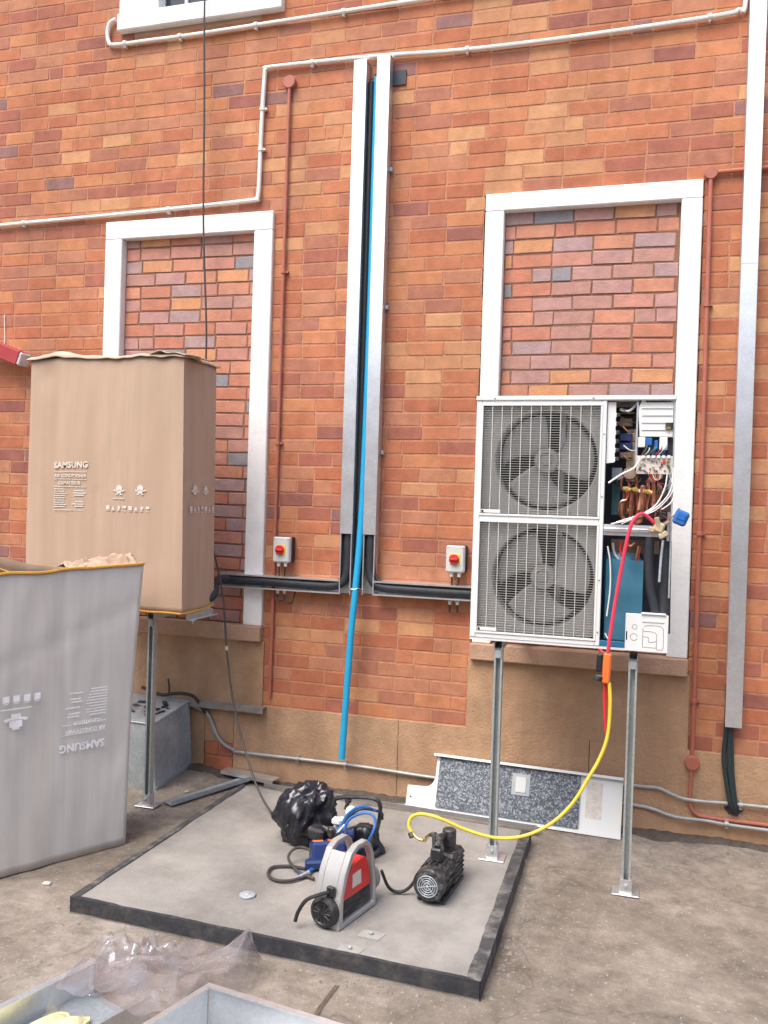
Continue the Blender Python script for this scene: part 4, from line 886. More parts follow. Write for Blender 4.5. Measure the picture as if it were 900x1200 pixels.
def red_pump():
    o = Vector((-1.100, -1.795, PT+.003)); e1 = Vector((.075, .29, 0)).normalized(); e2 = Vector((-e1.y, e1.x, 0)); Z = Vector((0, 0, 1))
    t = thing('recovery_machine', o+e1*.13+e2*.06, 'silver and red vacuum pump with black round cover and carry handle on the pad', 'vacuum pump')
    W, D_, Hh = .285, .130, .315
    # silver arch: outline in (e1, Z) with handle opening; extruded along e2
    outer = [(0,0),(W,0),(W*.99,.12),(W*.90,.24),(W*.80,.29),(W*.68,Hh),(W*.42,Hh),(W*.26,.295),(W*.10,.22),(0,.13)]
    inner = [(.024,.022),(W-.020,.022),(W-.022,.12),(W*.83,.235),(W*.75,.275),(W*.65,.295),(W*.46,.295),(W*.33,.275),(W*.19,.210),(.024,.128)]
    def shell(d0, d1, name):
        s = MB(); n = len(outer)
        for d in (d0, d1):
            for a, b in outer: s.v.append(o+e1*a+Z*b+e2*d)
            for a, b in inner: s.v.append(o+e1*a+Z*b+e2*d)
        for i in range(n):
            j = (i+1) % n
            s.f += [(i, j, n+j, n+i), (2*n+i, 3*n+i, 3*n+j, 2*n+j), (i, 2*n+i, 2*n+j, j), (n+i, n+j, 3*n+j, 3*n+i)]; s.m += [0]*4
        ob = s.build(name, M_SILV, t); bv = ob.modifiers.new('bevel', 'BEVEL'); bv.width = .004; bv.segments = 2; bv.limit_method = 'ANGLE'; return ob
    shell(0, .030, 'arch_frame'); shell(D_-.030, D_, 'arch_frame')
    s = MB(); op = [(.001,.002),(.001,.13),(W*.10+.001,.219),(W*.26,.292)]; ip = [(W*.26+.010,.276),(W*.10+.020,.212),(.022,.126),(.022,.002)]; s.prism(op+ip, o+e2*.0301, e1, Z, e2, D_-.0602); s.build('front_shell', M_SILV, t)
    s = MB(); s.prism([(.0225,.004),(W-.002,.004),(W-.005,.125),(.19,.175),(.06,.175),(.0225,.13)], o+e2*.0302, e1, Z, e2, D_-.0604); s.build('body', M_SILV, t)
    s = MB(); s.prism([(.034,.105),(W-.032,.105),(W*.77,.222),(W*.70,.238),(W*.34,.232),(W*.24,.198),(.034,.128)], o+e2*.012, e1, Z, e2, D_-.026); rp = s.build('red_cowl', M_RED, t)
    s = MB(); s.box(0, 0, 0, 0, 0, 0); s = MB(); s.prism([(.105,.135),(.175,.135),(.170,.195),(.105,.193)], o+e2*.0118, e1, Z, -e2, .001); s.build('white_label', M_PRINT, rp)
    s = MB(); s.prism([(.036,.030),(W-.034,.030),(W-.034,.1045),(.036,.1045)], o+e2*.014, e1, Z, e2, D_-.03); bp_ = s.build('black_base_panel', M_BLACK, t)
    for k in range(5):
        s = MB(); s.prism([(.05,.040+k*.012),(W-.05,.040+k*.012),(W-.05,.045+k*.012),(.05,.045+k*.012)], o+e2*.0138, e1, Z, -e2, .002); s.build('vent_slat', M_BLACK, bp_)
    # front cover disc on the -e1 end
    c = o+e2*(D_*.52)+Z*.070-e1*.002
    s = MB(); s.lathe(c, -e1, [(.066, 0), (.066, .012), (.060, .028), (.048, .033), (.044, .029), (.001, .031)], 32); fc = s.build('fan_cover', M_BLACK, t)
    for k in range(12):
        a = 2*math.pi*k/12; d = e2*math.cos(a)+Z*math.sin(a); s = MB(); s.tube([c-e1*.0325+d*.014, c-e1*.0325+d*.042], .002, 6, 0, 1); s.build('cover_rib', M_BLACK, fc)
    s = MB(); s.prism([(0.002, 0), (D_-.002, 0), (D_-.002, .115), (D_*.9, .128), (.012, .128), (.002, .115)], o-e1*.0035, e2, Z, e1, .003); s.build('end_plate', M_SILV, t)
    s = MB(); s.obox(o-e1*.006+e2*.045+Z*.155, (.02, .035, .04), Matrix((e1, e2, Z)).transposed(), 0, .003); s.build('power_socket', M_BLACK, t)
    s = MB(); s.tube([o-e1*.014+e2*.05+Z*.153, o-e1*.05+e2*.075+Z*.150, o-e1*.075+e2*.12+Z*.125, o-e1*.08+e2*.155+Z*.07, o-e1*.085+e2*.165+Z*.03], .008, 8); s.build('power_lead', M_RUB, t)
    s = MB(); s.lathe(o+e1*W+e2*(D_*.5)+Z*.105, e1, [(.058, 0), (.058, .035), (.046, .042), (.001, .042)], 24); mt = s.build('motor', M_SILV, t)
    for k in range(3):
        s = MB(); s.lathe(o+e1*(W+.008+k*.010)+e2*(D_*.5)+Z*.105, e1, [(.066, 0), (.066, .004)], 24); s.build('cooling_fin', M_SILV, mt)
    return t
red_pump()
s = MB(); s.tube([(-1.03,-1.44,PT+.12),(-1.005,-1.41,PT+.04),(-.97,-1.39,PT+.012),(-.92,-1.38,PT+.03),(-.87,-1.37,PT+.10),(-.82,-1.33,PT+.17),(-.79,-1.30,PT+.19)], .0075, 8); tag(s.build('power_cord', M_RUB), 'short black cord between the silver and black pumps', 'cord')

# ---- black bag
def bag():
    c = Vector((-1.585, -.97, PT+.135)); s = MB()
    bm = bmesh.new(); bmesh.ops.create_icosphere(bm, subdivisions=5, radius=1.)
    for v in bm.verts:
        p = v.co.copy()
        n1 = noise.noise(p*1.6+Vector((3,1,2))); pv = Vector((p.x, p.y, p.z*.45)); rid = 1-abs(noise.noise(pv*3.2+Vector((7,2,1)))); rid2 = 1-abs(noise.noise(pv*7.5+Vector((1,9,4)))); rid3 = abs(noise.noise(p*15))
        k = .80+.24*n1+.15*(rid**4)+.022*(rid2**3)-.008*rid3
        q = Vector((p.x*.165, p.y*.155, p.z*.185))*k
        if p.z > 0: q.x += .05*p.z; q.z *= 1.12
        q.z = max(q.z, -.137+.004*n1)
        v.co = q
    s.v = [v.co+c for v in bm.verts]; s.f = [tuple(v.index for v in f.verts) for f in bm.faces]; s.m = [0]*len(s.f); bm.free()
    b = s.build('plastic_bag', M_BAG, ang=50); tag(b, 'crumpled black plastic bag slumped on the back of the pad', 'bag')
bag()
# ---- black tubular frame with canvas (tool carrier)
t = thing('tool_carrier', (-1.28, -.98, PT), 'black tubular hand-carrier with drooping black pouch behind the blue case', 'tool carrier')
yf_ = -1.0
s = MB(); fr = [atz(398, 990, PT+.02), at(388, 962, yf_), at(391, 941, yf_), at(397, 935, yf_), at(420, 934, yf_), at(438, 936, yf_), at(445, 942, yf_), at(445, 958, yf_), at(440, 978, yf_), at(432, 990, yf_-.06)]
s.tube(fr, .0105, 10); s.build('tube_frame', M_BLACK, t)
pc = at(426, 985, -1.0)
s = MB()
def pouch(u, v):
    a = u*2*math.pi; r = .035+.062*(1-v)**.7+.012*noise.noise((math.cos(a)*2, math.sin(a)*2, v*3))+.008*math.cos(a*5)*(1-v)
    return (pc.x+r*math.cos(a)*1.05, pc.y+.02+r*math.sin(a)*.8, PT+.004+.13*v)
s.grid(pouch, 36, 10); s.quad([pouch(k/36, 1) for k in range(36)]); s.build('pouch', M_BAG, t)
s = MB(); s.lathe(at(412, 951, -1.04), (-.1, -.8, .3), [(.026, 0), (.028, .012), (.024, .02), (.001, .021)], 20); s.build('dial', M_UNIT, t)
s = MB(); s.tube([at(405, 948, -1.0), at(408, 940, -1.0)], .010, 8, 0, 1); s.lathe(at(408, 940, -1.0), (0, 0, 1), [(.016, 0), (.018, .015), (.001, .02)], 12); s.build('valve_knob', M_BLACK, t)
s = MB(); s.obox(at(402, 969, -1.06), (.075, .05, .07), Matrix.Rotation(R(-35), 3, 'Y'), 0, .01); s.build('white_fitting', M_UNIT, t)
s = MB(); s.tube([at(432, 1006, -1.06), at(440, 1001, -1.04), at(446, 994, -1.0)], lambda k: .017-.005*k, 10, 0, 3); s.build('grip', M_BLACK, t)
# ---- blue case
t = thing('manifold_case', (-1.37, -1.20, PT), 'dark blue plastic tool case with orange patches between bag and pumps', 'case')
rot = Matrix.Rotation(R(28), 3, 'Z') @ Matrix.Rotation(R(-16), 3, 'X')
c0 = Vector((-1.375, -1.19, PT+.062))
s = MB(); s.obox(c0, (.17, .13, .10), rot, 0, .014); s.build('case_body', M_NAVY, t)
for dx, dz, w_ in ((-.05, .045, .05), (.02, .058, .045)):
    s = MB(); s.obox(c0+rot@Vector((dx, -.02, .0505)), (w_, .04, .006), rot, 0, .002); s.build('orange_patch', M_ORNG, t)
s = MB(); s.obox(c0+Vector((-.07, .06, .06)), (.10, .08, .06), Matrix.Rotation(R(-20), 3, 'Z'), 0, .012); s.build('motor_block', M_BLACK, t)
s = MB(); s.obox(c0+Vector((.0, -.08, -.03)), (.16, .05, .045), Matrix.Rotation(R(28), 3, 'Z'), 0, .01); s.build('battery', M_NAVY, t)
s = MB(); s.tube([atz(350, 1026, PT+.02), at(372, 1015, -1.28), at(385, 995, -1.2), at(398, 970, -1.12), at(410, 952, -1.1), at(425, 945, -1.08), at(440, 950, -1.05)], .0075, 8); tag(s.build('charging_hose', M_BLUEP), 'blue charging hose draped over the dark blue tool case', 'hose')
s = MB(); s.tube([at(388, 980, -1.12), at(400, 972, -1.13), at(408, 958, -1.12), at(424, 948, -1.12), at(446, 952, -1.0), at(448, 960, -.98)], .007, 8); tag(s.build('charging_hose', mat('dark_blue_hose', (.02,.05,.10), .4)), 'dark blue hose hooked over the carrier frame top', 'hose')
s = MB(); s.tube([at(384, 992, -1.17), at(394, 978, -1.15), at(404, 966, -1.13)], .005, 8); tag(s.build('white_lead', M_UNIT), 'short white lead lying across the blue case', 'lead')
s = MB(); s.tube([atz(358, 1027, PT+.012), atz(340, 1032, PT+.012), atz(322, 1031, PT+.012), atz(314, 1024, PT+.012), atz(320, 1016, PT+.012), atz(340, 1015, PT+.012), atz(362, 1018, PT+.012), atz(372, 1012, PT+.03), at(368, 1000, -1.25), at(355, 993, -1.22), at(343, 996, -1.25), at(338, 1006, -1.28), atz(348, 1020, PT+.02), atz(368, 1030, PT+.012)], .0072, 8); o = s.build('charging_hose', M_CAB); tag(o, 'grey-black hose looped on the pad in front of the blue case', 'hose')
s = MB(); s.tube([atz(350, 1028, PT+.015), atz(362, 1022, PT+.02)], .010, 8, 0, 1); s.build('hose_fitting', M_GALV, o)

for lab, m, pts in (
    ('black hose looping over the blue case and carrier', M_RUB, [(358,1018,.02),(368,1000,.12),(384,985,.20),(400,975,.24),(420,968,.22),(436,972,.14),(440,985,.03)]),
    ('bright blue hose coiled beside the black bag', M_BLUEP, [(362,1022,.02),(375,1005,.06),(392,990,.12),(402,975,.20),(408,962,.26),(418,955,.28),(432,953,.26),(440,962,.16),(432,985,.06),(415,1000,.02)]),
    ('black lead curling in front of the pouch', M_RUB, [(392,1008,.02),(402,998,.05),(414,992,.09),(428,994,.06),(436,1004,.015),(424,1012,.012)])):
    P = []
    for px_, py_, z_ in pts: P.append(at(px_, py_, -1.12-.10*(py_-950)/70) if z_ > .04 else atz(px_, py_, PT+z_))
    s = MB(); s.tube(P, .0068, 8); tag(s.build('charging_hose', m), lab, 'hose')
for k, (px_, py_, m) in enumerate(((395,962,M_UNIT),(372,996,M_ORNG),(398,985,M_BLACK),(388,975,M_BLACK),(410,978,M_NAVY))):
    c1 = at(px_, py_, -1.10-.02*k); s = MB(); s.obox(c1, (.05, .04, .035), Matrix.Rotation(k*1.3, 3, 'Z')@Matrix.Rotation(.5*k, 3, 'Y'), 0, .009); s.lathe(c1, (math.cos(k), math.sin(k), .4), [(.014, 0), (.014, .035), (.009, .038), (.009, .05)], 10); s.build('valve_body', m, t)

# ---- hanging cord
s = MB(); s.tube([(-2.79,-.09,6.2),(-2.79,-.09,5.1),(-2.77,-.09,4.4),(-2.745,-.10,3.6),(-2.70,-.10,2.86),(-2.70,-.12,2.3),(-2.60,-.20,1.7),(-2.425,-.32,1.27),(-2.36,-.36,.90),(-2.28,-.42,.62),(-2.17,-.50,.40),(-2.02,-.62,.20),(-1.90,-.70,PT+.03),(-1.80,-.78,PT+.02),(-1.70,-.84,PT+.03)], .0065, 8); o = s.build('electric_cord', M_CAB); tag(o, 'thin dark cord hanging down past the left window to the black bag', 'cord')
s = MB(); s.tube([(-2.366,-.354,.93),(-2.362,-.358,.905)], .010, 8, 0, 1); s.build('cord_joint', M_TAN, o)
# black cable on the metal box
s = MB(); s.tube([(-3.1,-.10,.56),(-2.95,-.12,.53),(-2.86,-.12,.545),(-2.79,-.11,.55),(-2.72,-.09,.53),(-2.68,-.06,.46),(-2.655,-.05,.42)], .011, 8); tag(s.build('black_cable', M_RUB), 'black cable curling off the metal box into the grey conduit', 'cable')
s = MB(); s.tube([(-2.90,-.10,.54),(-2.905,-.09,.58),(-2.92,-.08,.63)], .006, 8); tag(s.build('cable_stub', M_RUB), 'short black cable end sticking up above the metal box', 'cable')

# ---- galvanised box
t = thing('metal_box', (-3.22, -.25, .02), 'large dull galvanised metal box against the wall behind the left post', 'metal box')
rot = Matrix.Rotation(R(7.5), 3, 'X') @ Matrix.Rotation(R(-2), 3, 'Z')
c0 = Vector((-3.245, -.232, .245))
s = MB(); s.obox(c0, (.94, .42, .44), rot, 0, .006); b = s.build('box_body', M_GALVD, t)
s = MB(); s.obox(c0+rot@Vector((0, 0, .2255)), (.955, .435, .010), rot, 0, .003); s.build('lid', M_GALVD, t)
s = MB(); s.obox(c0+rot@Vector((.4725, .0, -.20)), (.006, .42, .028), rot, 0, .001); s.obox(c0+rot@Vector((.4725, .195, 0)), (.006, .024, .37), rot, 0, .001); s.build('flange', M_GALVD, t)
for k in range(14):
    s = MB(); p = c0+rot@Vector((.18+random.uniform(0, .25), random.uniform(-.15, .12), .236)); a = random.uniform(0, 3.1); L_ = random.uniform(.03, .09)
    s.obox(p, (L_, L_*.35, .010), rot@Matrix.Rotation(a, 3, 'Z'), 0, .002); s.build('rust_flake', M_BLACK, t)
s = MB(); s.grid(lambda u, v: tuple(c0+rot@Vector((.28+.16*u, -.20+.13*v+.02*noise.noise((u*3, v*3, 1)), .245+.07*(1-v)+.03*noise.noise((u*5, v*5, 8))))), 16, 12); o = s.build('plastic_scrap', M_FILM, fix=False); tag(o, 'crumpled clear plastic scrap on top of the metal box', 'plastic scrap')

# ---- metal strips on the ground
s = MB(); a = Vector((-2.60, -.60, .012)); b = Vector((-2.32, -.10, .045)); d = (b-a).normalized(); n_ = Vector((d.y, -d.x, 0)).normalized(); rot = Matrix((d, n_, d.cross(n_))).transposed()
s.obox((a+b)/2, ((b-a).length, .085, .003), rot); s.obox((a+b)/2+n_*.044+Vector((0, 0, .011)), ((b-a).length, .003, .026), rot); tag(s.build('metal_strip', M_GALVD), 'dark grey folded metal strip lying beside the left post foot', 'metal strip')
s = MB(); a = Vector((-2.50, -.06, .075)); b = Vector((-2.12, -.10, .062)); d = (b-a).normalized(); n_ = Vector((d.y, -d.x, 0)).normalized(); rot = Matrix((d, n_, d.cross(n_))).transposed()
s.obox((a+b)/2, ((b-a).length, .09, .003), rot); s.obox((a+b)/2+n_*.046-Vector((0, 0, .008)), ((b-a).length, .003, .022), rot); tag(s.build('metal_strip', M_GALV), 'short bright galvanised strip at the wall foot behind the bag', 'metal strip')
s = MB(); a = Vector((-2.14, -.21, PT-.01)); b = Vector((-.46, -.30, .055)); d = (b-a).normalized(); n_ = Vector((d.y, -d.x, 0)).normalized(); rot = Matrix((d, n_, d.cross(n_))).transposed()
s.obox((a+b)/2, ((b-a).length, .05, .004), rot); s.obox((a+b)/2+n_*.026+Vector((0, 0, .009)), ((b-a).length, .003, .022), rot); tag(s.build('metal_strip', M_GALV), 'long galvanised strip along the back of the pad below the leaning panel', 'metal strip')

# ---- leaning service panel
pb0, pb1 = Vector((-1.262, -.125, .012)), Vector((-.010, -.170, .004))
ex = (pb1-pb0); Lp = ex.length; ex.normalize(); nn = Vector((ex.y, -ex.x, 0)).normalized()      # towards camera
lean = math.asin(.11/.33); ey = (Vector((0, 0, 1))*math.cos(lean)-nn*math.sin(lean)); ez = ex.cross(ey)
if ez.y > 0: ez = -ez
t = thing('service_panel', (pb0+pb1)/2, 'white unit panel with speckled grey insulation leaning on the wall foot', 'panel')
Hp = .325
prof = [(0, 0), (Lp, 0), (Lp, Hp), (.165, Hp), (.165, .20)]+[(.165-.055*(1-math.cos(a)), .20-.07*math.sin(a)) for a in [k*math.pi/12 for k in range(1, 7)]]+[(.0, .125)]
s = MB(); s.prism(prof, pb0, ex, ey, ez, -.002); s.build('sheet', M_UNIT, t)
s = MB(); s.prism([(.15, Hp), (Lp+.004, Hp), (Lp+.004, Hp+.003), (.15, Hp+.003)], pb0, ex, ey, ez, .036); s.prism([(.15, Hp-.012), (Lp+.004, Hp-.012), (Lp+.004, Hp), (.15, Hp)], pb0+ez*.034, ex, ey, ez, .002); s.build('top_return', M_UNIT, t)
s = MB(); s.prism([(0, -.003), (Lp, -.003), (Lp, -.0005), (0, -.0005)], pb0, ex, ey, ez, .03); s.prism([(0, 0), (Lp, 0), (Lp, .012), (0, .012)], pb0+ez*.028, ex, ey, ez, .002); s.build('bottom_return', M_UNIT, t)
s = MB(); s.prism([(Lp, 0), (Lp+.002, 0), (Lp+.002, Hp), (Lp, Hp)], pb0, ex, ey, ez, .03); s.build('side_return', M_UNIT, t)
s = MB(); s.prism([(.185, .022), (1.02, .022), (1.02, Hp-.012), (.185, Hp-.012)], pb0+ez*.0008, ex, ey, ez, .012); ins = s.build('insulation', M_INS, t)
s = MB(); s.prism([(.63, .155), (.735, .155), (.735, .275), (.63, .275)], pb0+ez*.0135, ex, ey, ez, .004); hr = s.build('handle_recess', mat('recess_grey', (.36,.39,.40), .5), t); s = MB(); s.prism([(.652, .172), (.712, .172), (.712, .258), (.652, .258)], pb0+ez*.0176, ex, ey, ez, .004); s.build('recess_cover', M_GREY, hr)
s = MB(); s.prism([(1.055, .085), (1.145, .085), (1.145, .285), (1.055, .285)], pb0+ez*.0006, ex, ey, ez, .0008); lb = s.build('wiring_label', M_PRINT, t)
random.seed(11)
for k in range(30):
    a = 1.06+random.random()*.07; b = .095+random.random()*.175; w_ = random.uniform(.006, .022); s = MB()
    s.prism([(a, b), (min(a+w_, 1.14), b), (min(a+w_, 1.14), b+.003), (a, b+.003)], pb0+ez*.0016, ex, ey, ez, .0004); s.build('label_line', M_GREY if k % 3 else M_GALVD, lb)
s = MB(); s.lathe(pb0+ex*.025+ey*.06+ez*.0002, ez, [(.006, 0), (.006, .0008)], 10); s.build('screw_hole', M_BLACK, t)

# ================================================================== CARTONS
# brown carton over the other unit
CX0, CX1, CYF, CYB, CZ0, CZ1 = -3.503, -2.470, -.780, -.385, 1.172, 2.635
carton = thing('cardboard_carton', ((CX0+CX1)/2, (CYF+CYB)/2, CZ0), 'tall brown printed cardboard carton standing on the left strut stand', 'carton')
def cf(u, v):       # perimeter: left side, front, right side, back
    per = [(CX0, CYB), (CX0, CYF), (CX1, CYF), (CX1+.06*0, CYB), (CX0, CYB)]
    L_ = [abs(CYB-CYF), CX1-CX0, abs(CYB-CYF), CX1-CX0]; tot = sum(L_); d = u*tot; i = 0
    while i < 3 and d > L_[i]: d -= L_[i]; i += 1
    k = min(1, d/L_[i]); x = per[i][0]*(1-k)+per[i+1][0]*k; y = per[i][1]*(1-k)+per[i+1][1]*k
    z = CZ0+(CZ1-CZ0)*v
    bul = math.sin(k*math.pi)*.014*math.sin(v*math.pi)+.007*noise.noise((d*4+i*9, v*2.2, 3))+.003*noise.noise((d*16+i*9, v*5, 6))
    bul += -.006*math.exp(-((k-.47)/.012)**2)*(v < .5)+(-.005*math.exp(-((v-.52-.05*k)/.010)**2) if i == 2 else 0)-.010*math.exp(-((k-.93)/.05)**2-((v-.62)/.16)**2)*(i == 1)-.008*math.exp(-((k-.12)/.06)**2-((v-.93)/.05)**2)
    nx_, ny_ = [(-1, 0), (0, -1), (1, 0), (0, 1)][i]
    crk = .012*noise.noise((i*3+d, v*6, 2))*(1-v)**3
    x += nx_*(bul); y += ny_*(bul)
    if i in (1, 2): x += .030*(1-v)*(1 if i == 2 else k)
    if v == 0: z += .012*noise.noise((d*5, i, 1))+(.035*max(0, k-.55) if i == 2 else 0)
    if v == 1: z += .012*noise.noise((d*6, i+4, 1))
    return (x, y, z)
s = MB(); s.grid(cf, 140, 44); body = s.build('carton_body', M_CARD, carton, fix=False, ang=50)
md = body.modifiers.new('board', 'SOLIDIFY'); md.thickness = .006; md.offset = -1
s = MB()
def topf(u, v):
    x = CX0-.018+(CX1-CX0+.036)*u; y = CYF-.016+(CYB-CYF+.032)*v
    e = .012*noise.noise((x*5, y*7, 2))+.009*noise.noise((x*14, y*14, 3))
    drop = -.018 if (v == 0 or v == 1 or u == 0 or u == 1) else 0
    hump = .030*math.exp(-((x+3.30)/.12)**2-((y+.72)/.08)**2)
    return (x, y+(.010*noise.noise((x*7, 0, 5)) if v == 0 else 0), CZ1+.012+e*.9+drop+hump)
s.grid(topf, 60, 18); o = s.build('top_flap', M_CARDL, carton, fix=False, ang=30)
md = o.modifiers.new('board', 'SOLIDIFY'); md.thickness = .005; md.offset = 0
# torn corner flap
s = MB(); s.grid(lambda u, v: (CX1-.22+.30*u, CYF-.022+.20*v, CZ1+.028+.012*noise.noise((u*6, v*6, 9))-.03*u*u), 18, 10); o = s.build('torn_flap', M_CARDL, carton, fix=False); md = o.modifiers.new('board', 'SOLIDIFY'); md.thickness = .004
def tape(u0, u1, n=60):
    s = MB()
    P = [Vector(cf(u0+(u1-u0)*i/n, 0)) for i in range(n+1)]
    s.tube([p+Vector((0, -.002, 0)) for p in P], .0062, 6, 0, 1); return s.build('edge_tape', M_CARDE, carton)
tot = 2*(CX1-CX0)+2*(CYB-CYF)
tape((CYB-CYF)/tot, ((CYB-CYF)*2+(CX1-CX0))/tot)
# front prints follow the face
FY = CYF-.0225
def fy(x, z): return cf((abs(CYB-CYF)+min(max(x, CX0+.01), CX1-.01)-CX0)/tot, (z-CZ0)/(CZ1-CZ0))[1]-.0035
def onface(x, z): return (x, fy(x+.1, z)-.001, z)
text_obj('SAMSUNG', .050, frame(onface(-3.305, 1.985), (1, 0, .03), (0, 0, 1)), M_PRINT, carton, xs=1.02, bold=.0016)
text_obj('AIR CONDITIONER', .027, frame(onface(-3.300, 1.931), (1, 0, .01), (0, 0, 1)), M_PRINT, carton, xs=.93, bold=.0006)
text_obj('CLIMATISEUR', .027, frame(onface(-3.272, 1.889), (1, 0, .01), (0, 0, 1)), M_PRINT, carton, xs=.93, bold=.0006)
def bar(x0, x1, z0, z1, y=None, m=M_PRINT):
    y = fy((x0+x1)/2, z0); q = MB(); q.box(x0, x1, y-.0004, y+.0004, z0, z1); q.build('printed_line', m, carton)
for z in (1.963, 1.919, 1.875): bar(-3.305, -3.080, z, z+.003)
for k in range(9):
    z = 1.858-k*.013; bar(-3.303, -3.303+random.uniform(.07, .10), z, z+.005)
for k in (0, 1, 2, 5, 6, 7):
    z = 1.850-k*.013; a = -3.18+random.uniform(0, .03); bar(a, a+random.uniform(.05, .085), z, z+.007)
bar(-3.303, -3.085, 1.737, 1.740)
def icon(x, z, sc, y, side=False, parent=carton, m=M_PRINT):
    """handling pictogram: a carrier holding a box"""
    q = MB(); E = (0, 1, 0) if side else (1, 0, 0); N_ = (1, 0, 0) if side else (0, -1, 0)
    o = Vector((x, y, z))
    q.prism([(-.5,.35),(.5,.35),(.5,.9),(.28,.9),(.28,1.1),(-.28,1.1),(-.28,.9),(-.5,.9)], o, Vector(E)*sc, (0, 0, sc), N_, .0006)
    q.prism([(-1.0,.28),(-.75,.46),(-.45,.30),(.45,.30),(.75,.46),(1.0,.28),(.7,.16),(.35,.14),(.38,-.15),(-.38,-.15),(-.35,.14),(-.7,.16)], o, Vector(E)*sc, (0, 0, sc), N_, .0006)
    q.prism([(-.55,-.2),(-.15,-.2),(-.15,-.34),(-.55,-.34)], o, Vector(E)*sc, (0, 0, sc), N_, .0006); q.prism([(.15,-.2),(.55,-.2),(.55,-.34),(.15,-.34)], o, Vector(E)*sc, (0, 0, sc), N_, .0006)
    q.build('printed_icon', m, parent)
icon(-2.855, 1.850, .040, fy(-2.855, 1.85)); icon(-2.722, 1.854, .040, fy(-2.722, 1.854))
bar(-2.895, -2.82, 1.812, 1.817)
def square_icons(x0, x1, z, n, y, side=False):
    for k in range(n):
        c_ = x0+(x1-x0)*(k+.5)/n; w_ = abs(x1-x0)/n*.34; q = MB()
        E = (0, 1, 0) if side else (1, 0, 0); N_ = (1, 0, 0) if side else (0, -1, 0); o = Vector((y, c_, z)) if side else Vector((c_, fy(c_, z), z))
        shp = [[(-w_,-w_),(w_,-w_),(w_,w_),(-w_,w_)], [(-w_,-w_),(w_,-w_),(0,w_)], [(-w_*.5,-w_),(w_*.5,-w_),(w_*.5,w_*.2),(w_,w_*.2),(0,w_*1.1),(-w_,w_*.2),(-w_*.5,w_*.2)], [(-w_,-w_*.2),(w_,-w_*.2),(w_,w_),(-w_,w_)]][k % 4]
        q.prism(shp, o, E, (0, 0, 1), N_, .0006); q.build('printed_icon', M_PRINT, carton)
        q = MB(); q.prism([(-w_*.9,-w_*1.5),(w_*.9,-w_*1.5),(w_*.9,-w_*1.25),(-w_*.9,-w_*1.25)], o, E, (0, 0, 1), N_, .0006); q.build('printed_line', M_PRINT, carton)
square_icons(-2.945, -2.655, 1.762, 8, FY)
SX = CX1+.030
icon(SX, -.690, 0, 0) if False else None
def side_icon(yc_, z, sc):
    icon(SX, z, sc, yc_, side=True)
def icon_side(yc_, z, sc):
    q = MB(); o = Vector((SX+.004, yc_, z))
    for poly in ([(-.5,.35),(.5,.35),(.5,.9),(.28,.9),(.28,1.1),(-.28,1.1),(-.28,.9),(-.5,.9)], [(-1.0,.28),(-.75,.46),(-.45,.30),(.45,.30),(.75,.46),(1.0,.28),(.7,.16),(.35,.14),(.38,-.15),(-.38,-.15),(-.35,.14),(-.7,.16)]):
        q.prism(poly, o, Vector((0, sc, 0)), (0, 0, sc), (1, 0, 0), .0006)
    q.build('printed_icon', M_PRINT, carton)
icon_side(-.672, 1.858, .046); icon_side(-.545, 1.858, .042)
square_icons(-.735, -.425, 1.770, 7, SX+.004, True)

# grey open carton, upside down, in front
ga = Vector((-2.502, -1.185, 0)); gd_ = Vector((-.501, -.866, 0)).normalized(); gn = Vector((-gd_.y, gd_.x, 0))   # gn points back-left or front-right
if gn.x > 0: gn = -gn
GW, GD, GH = 1.03, .43, 1.455
gc = thing('cardboard_carton', ga+gd_*(GW/2)+gn*(GD/2), 'grey weathered open carton with upside-down print standing at left', 'carton')
def gface(u, v, o, e, L_, H_, nrm, seed, lean_=.0, wave=.010, wd0=0., wd1=0.):
    wide = wd0*(1-u)+wd1*u
    p = o+e*(L_*u); b = math.sin(u*math.pi)*.018*math.sin(v*2.2)+.006*noise.noise((u*5+seed, v*3, 2))+wave*.5*noise.noise((u*12+seed, v*6, 4))-.005*math.exp(-((v-.86+.25*u)/.02)**2)*(u < .7)-.005*math.exp(-((u-.30-.1*v)/.014)**2)*(v > .35)-.010*math.exp(-((u-.07)/.03)**2-((v-.33)/.06)**2)
    z = H_*v+.006
    if v == 1: z += .010*noise.noise((u*7+seed, 0, 3))
    p = p+nrm*(b+lean_*v*v)-gd_*(.050*v*v*wide); return Vector((p.x, p.y, z))
s = MB()
s.grid(lambda u, v: gface(u, v, ga+gd_*0, gd_, GW, GH+(.028*(1-u)-.02*u)*0+.018*(1-u)-.03*u, -gn, 1., .02, wd0=1.), 50, 36)
s.grid(lambda u, v: gface(u, v, ga+gn*GD, -gn, GD, GH+.02, -gd_, 7., .0, wd0=.3, wd1=1.), 24, 30)
s.grid(lambda u, v: gface(u, v, ga+gd_*GW, gn, GD, GH, gd_, 4., .0), 24, 30)
s.grid(lambda u, v: gface(u, v, ga+gn*GD+gd_*GW, -gd_, GW, GH+.13*math.exp(-((u-.15)/.35)**2)-.02, gn, 2., -.10*1), 50, 36)
o = s.build('carton_body', [M_CARD, M_CARDG, M_CARDE], gc, fix=False, ang=50)
md = o.modifiers.new('board', 'SOLIDIFY'); md.thickness = .007; md.offset = 1; md.material_offset = 1; md.material_offset_rim = 2
s = MB(); s.tube([gface(i/60, 1, ga+gd_*0, gd_, GW, GH+.018*(1-i/60)-.03*i/60, -gn, 1., .02, wd0=1.)-gn*.004+Vector((0, 0, .001)) for i in range(61)], .0075, 6, 0, 1); s.build('edge_tape', M_CARDE, gc)
s = MB()
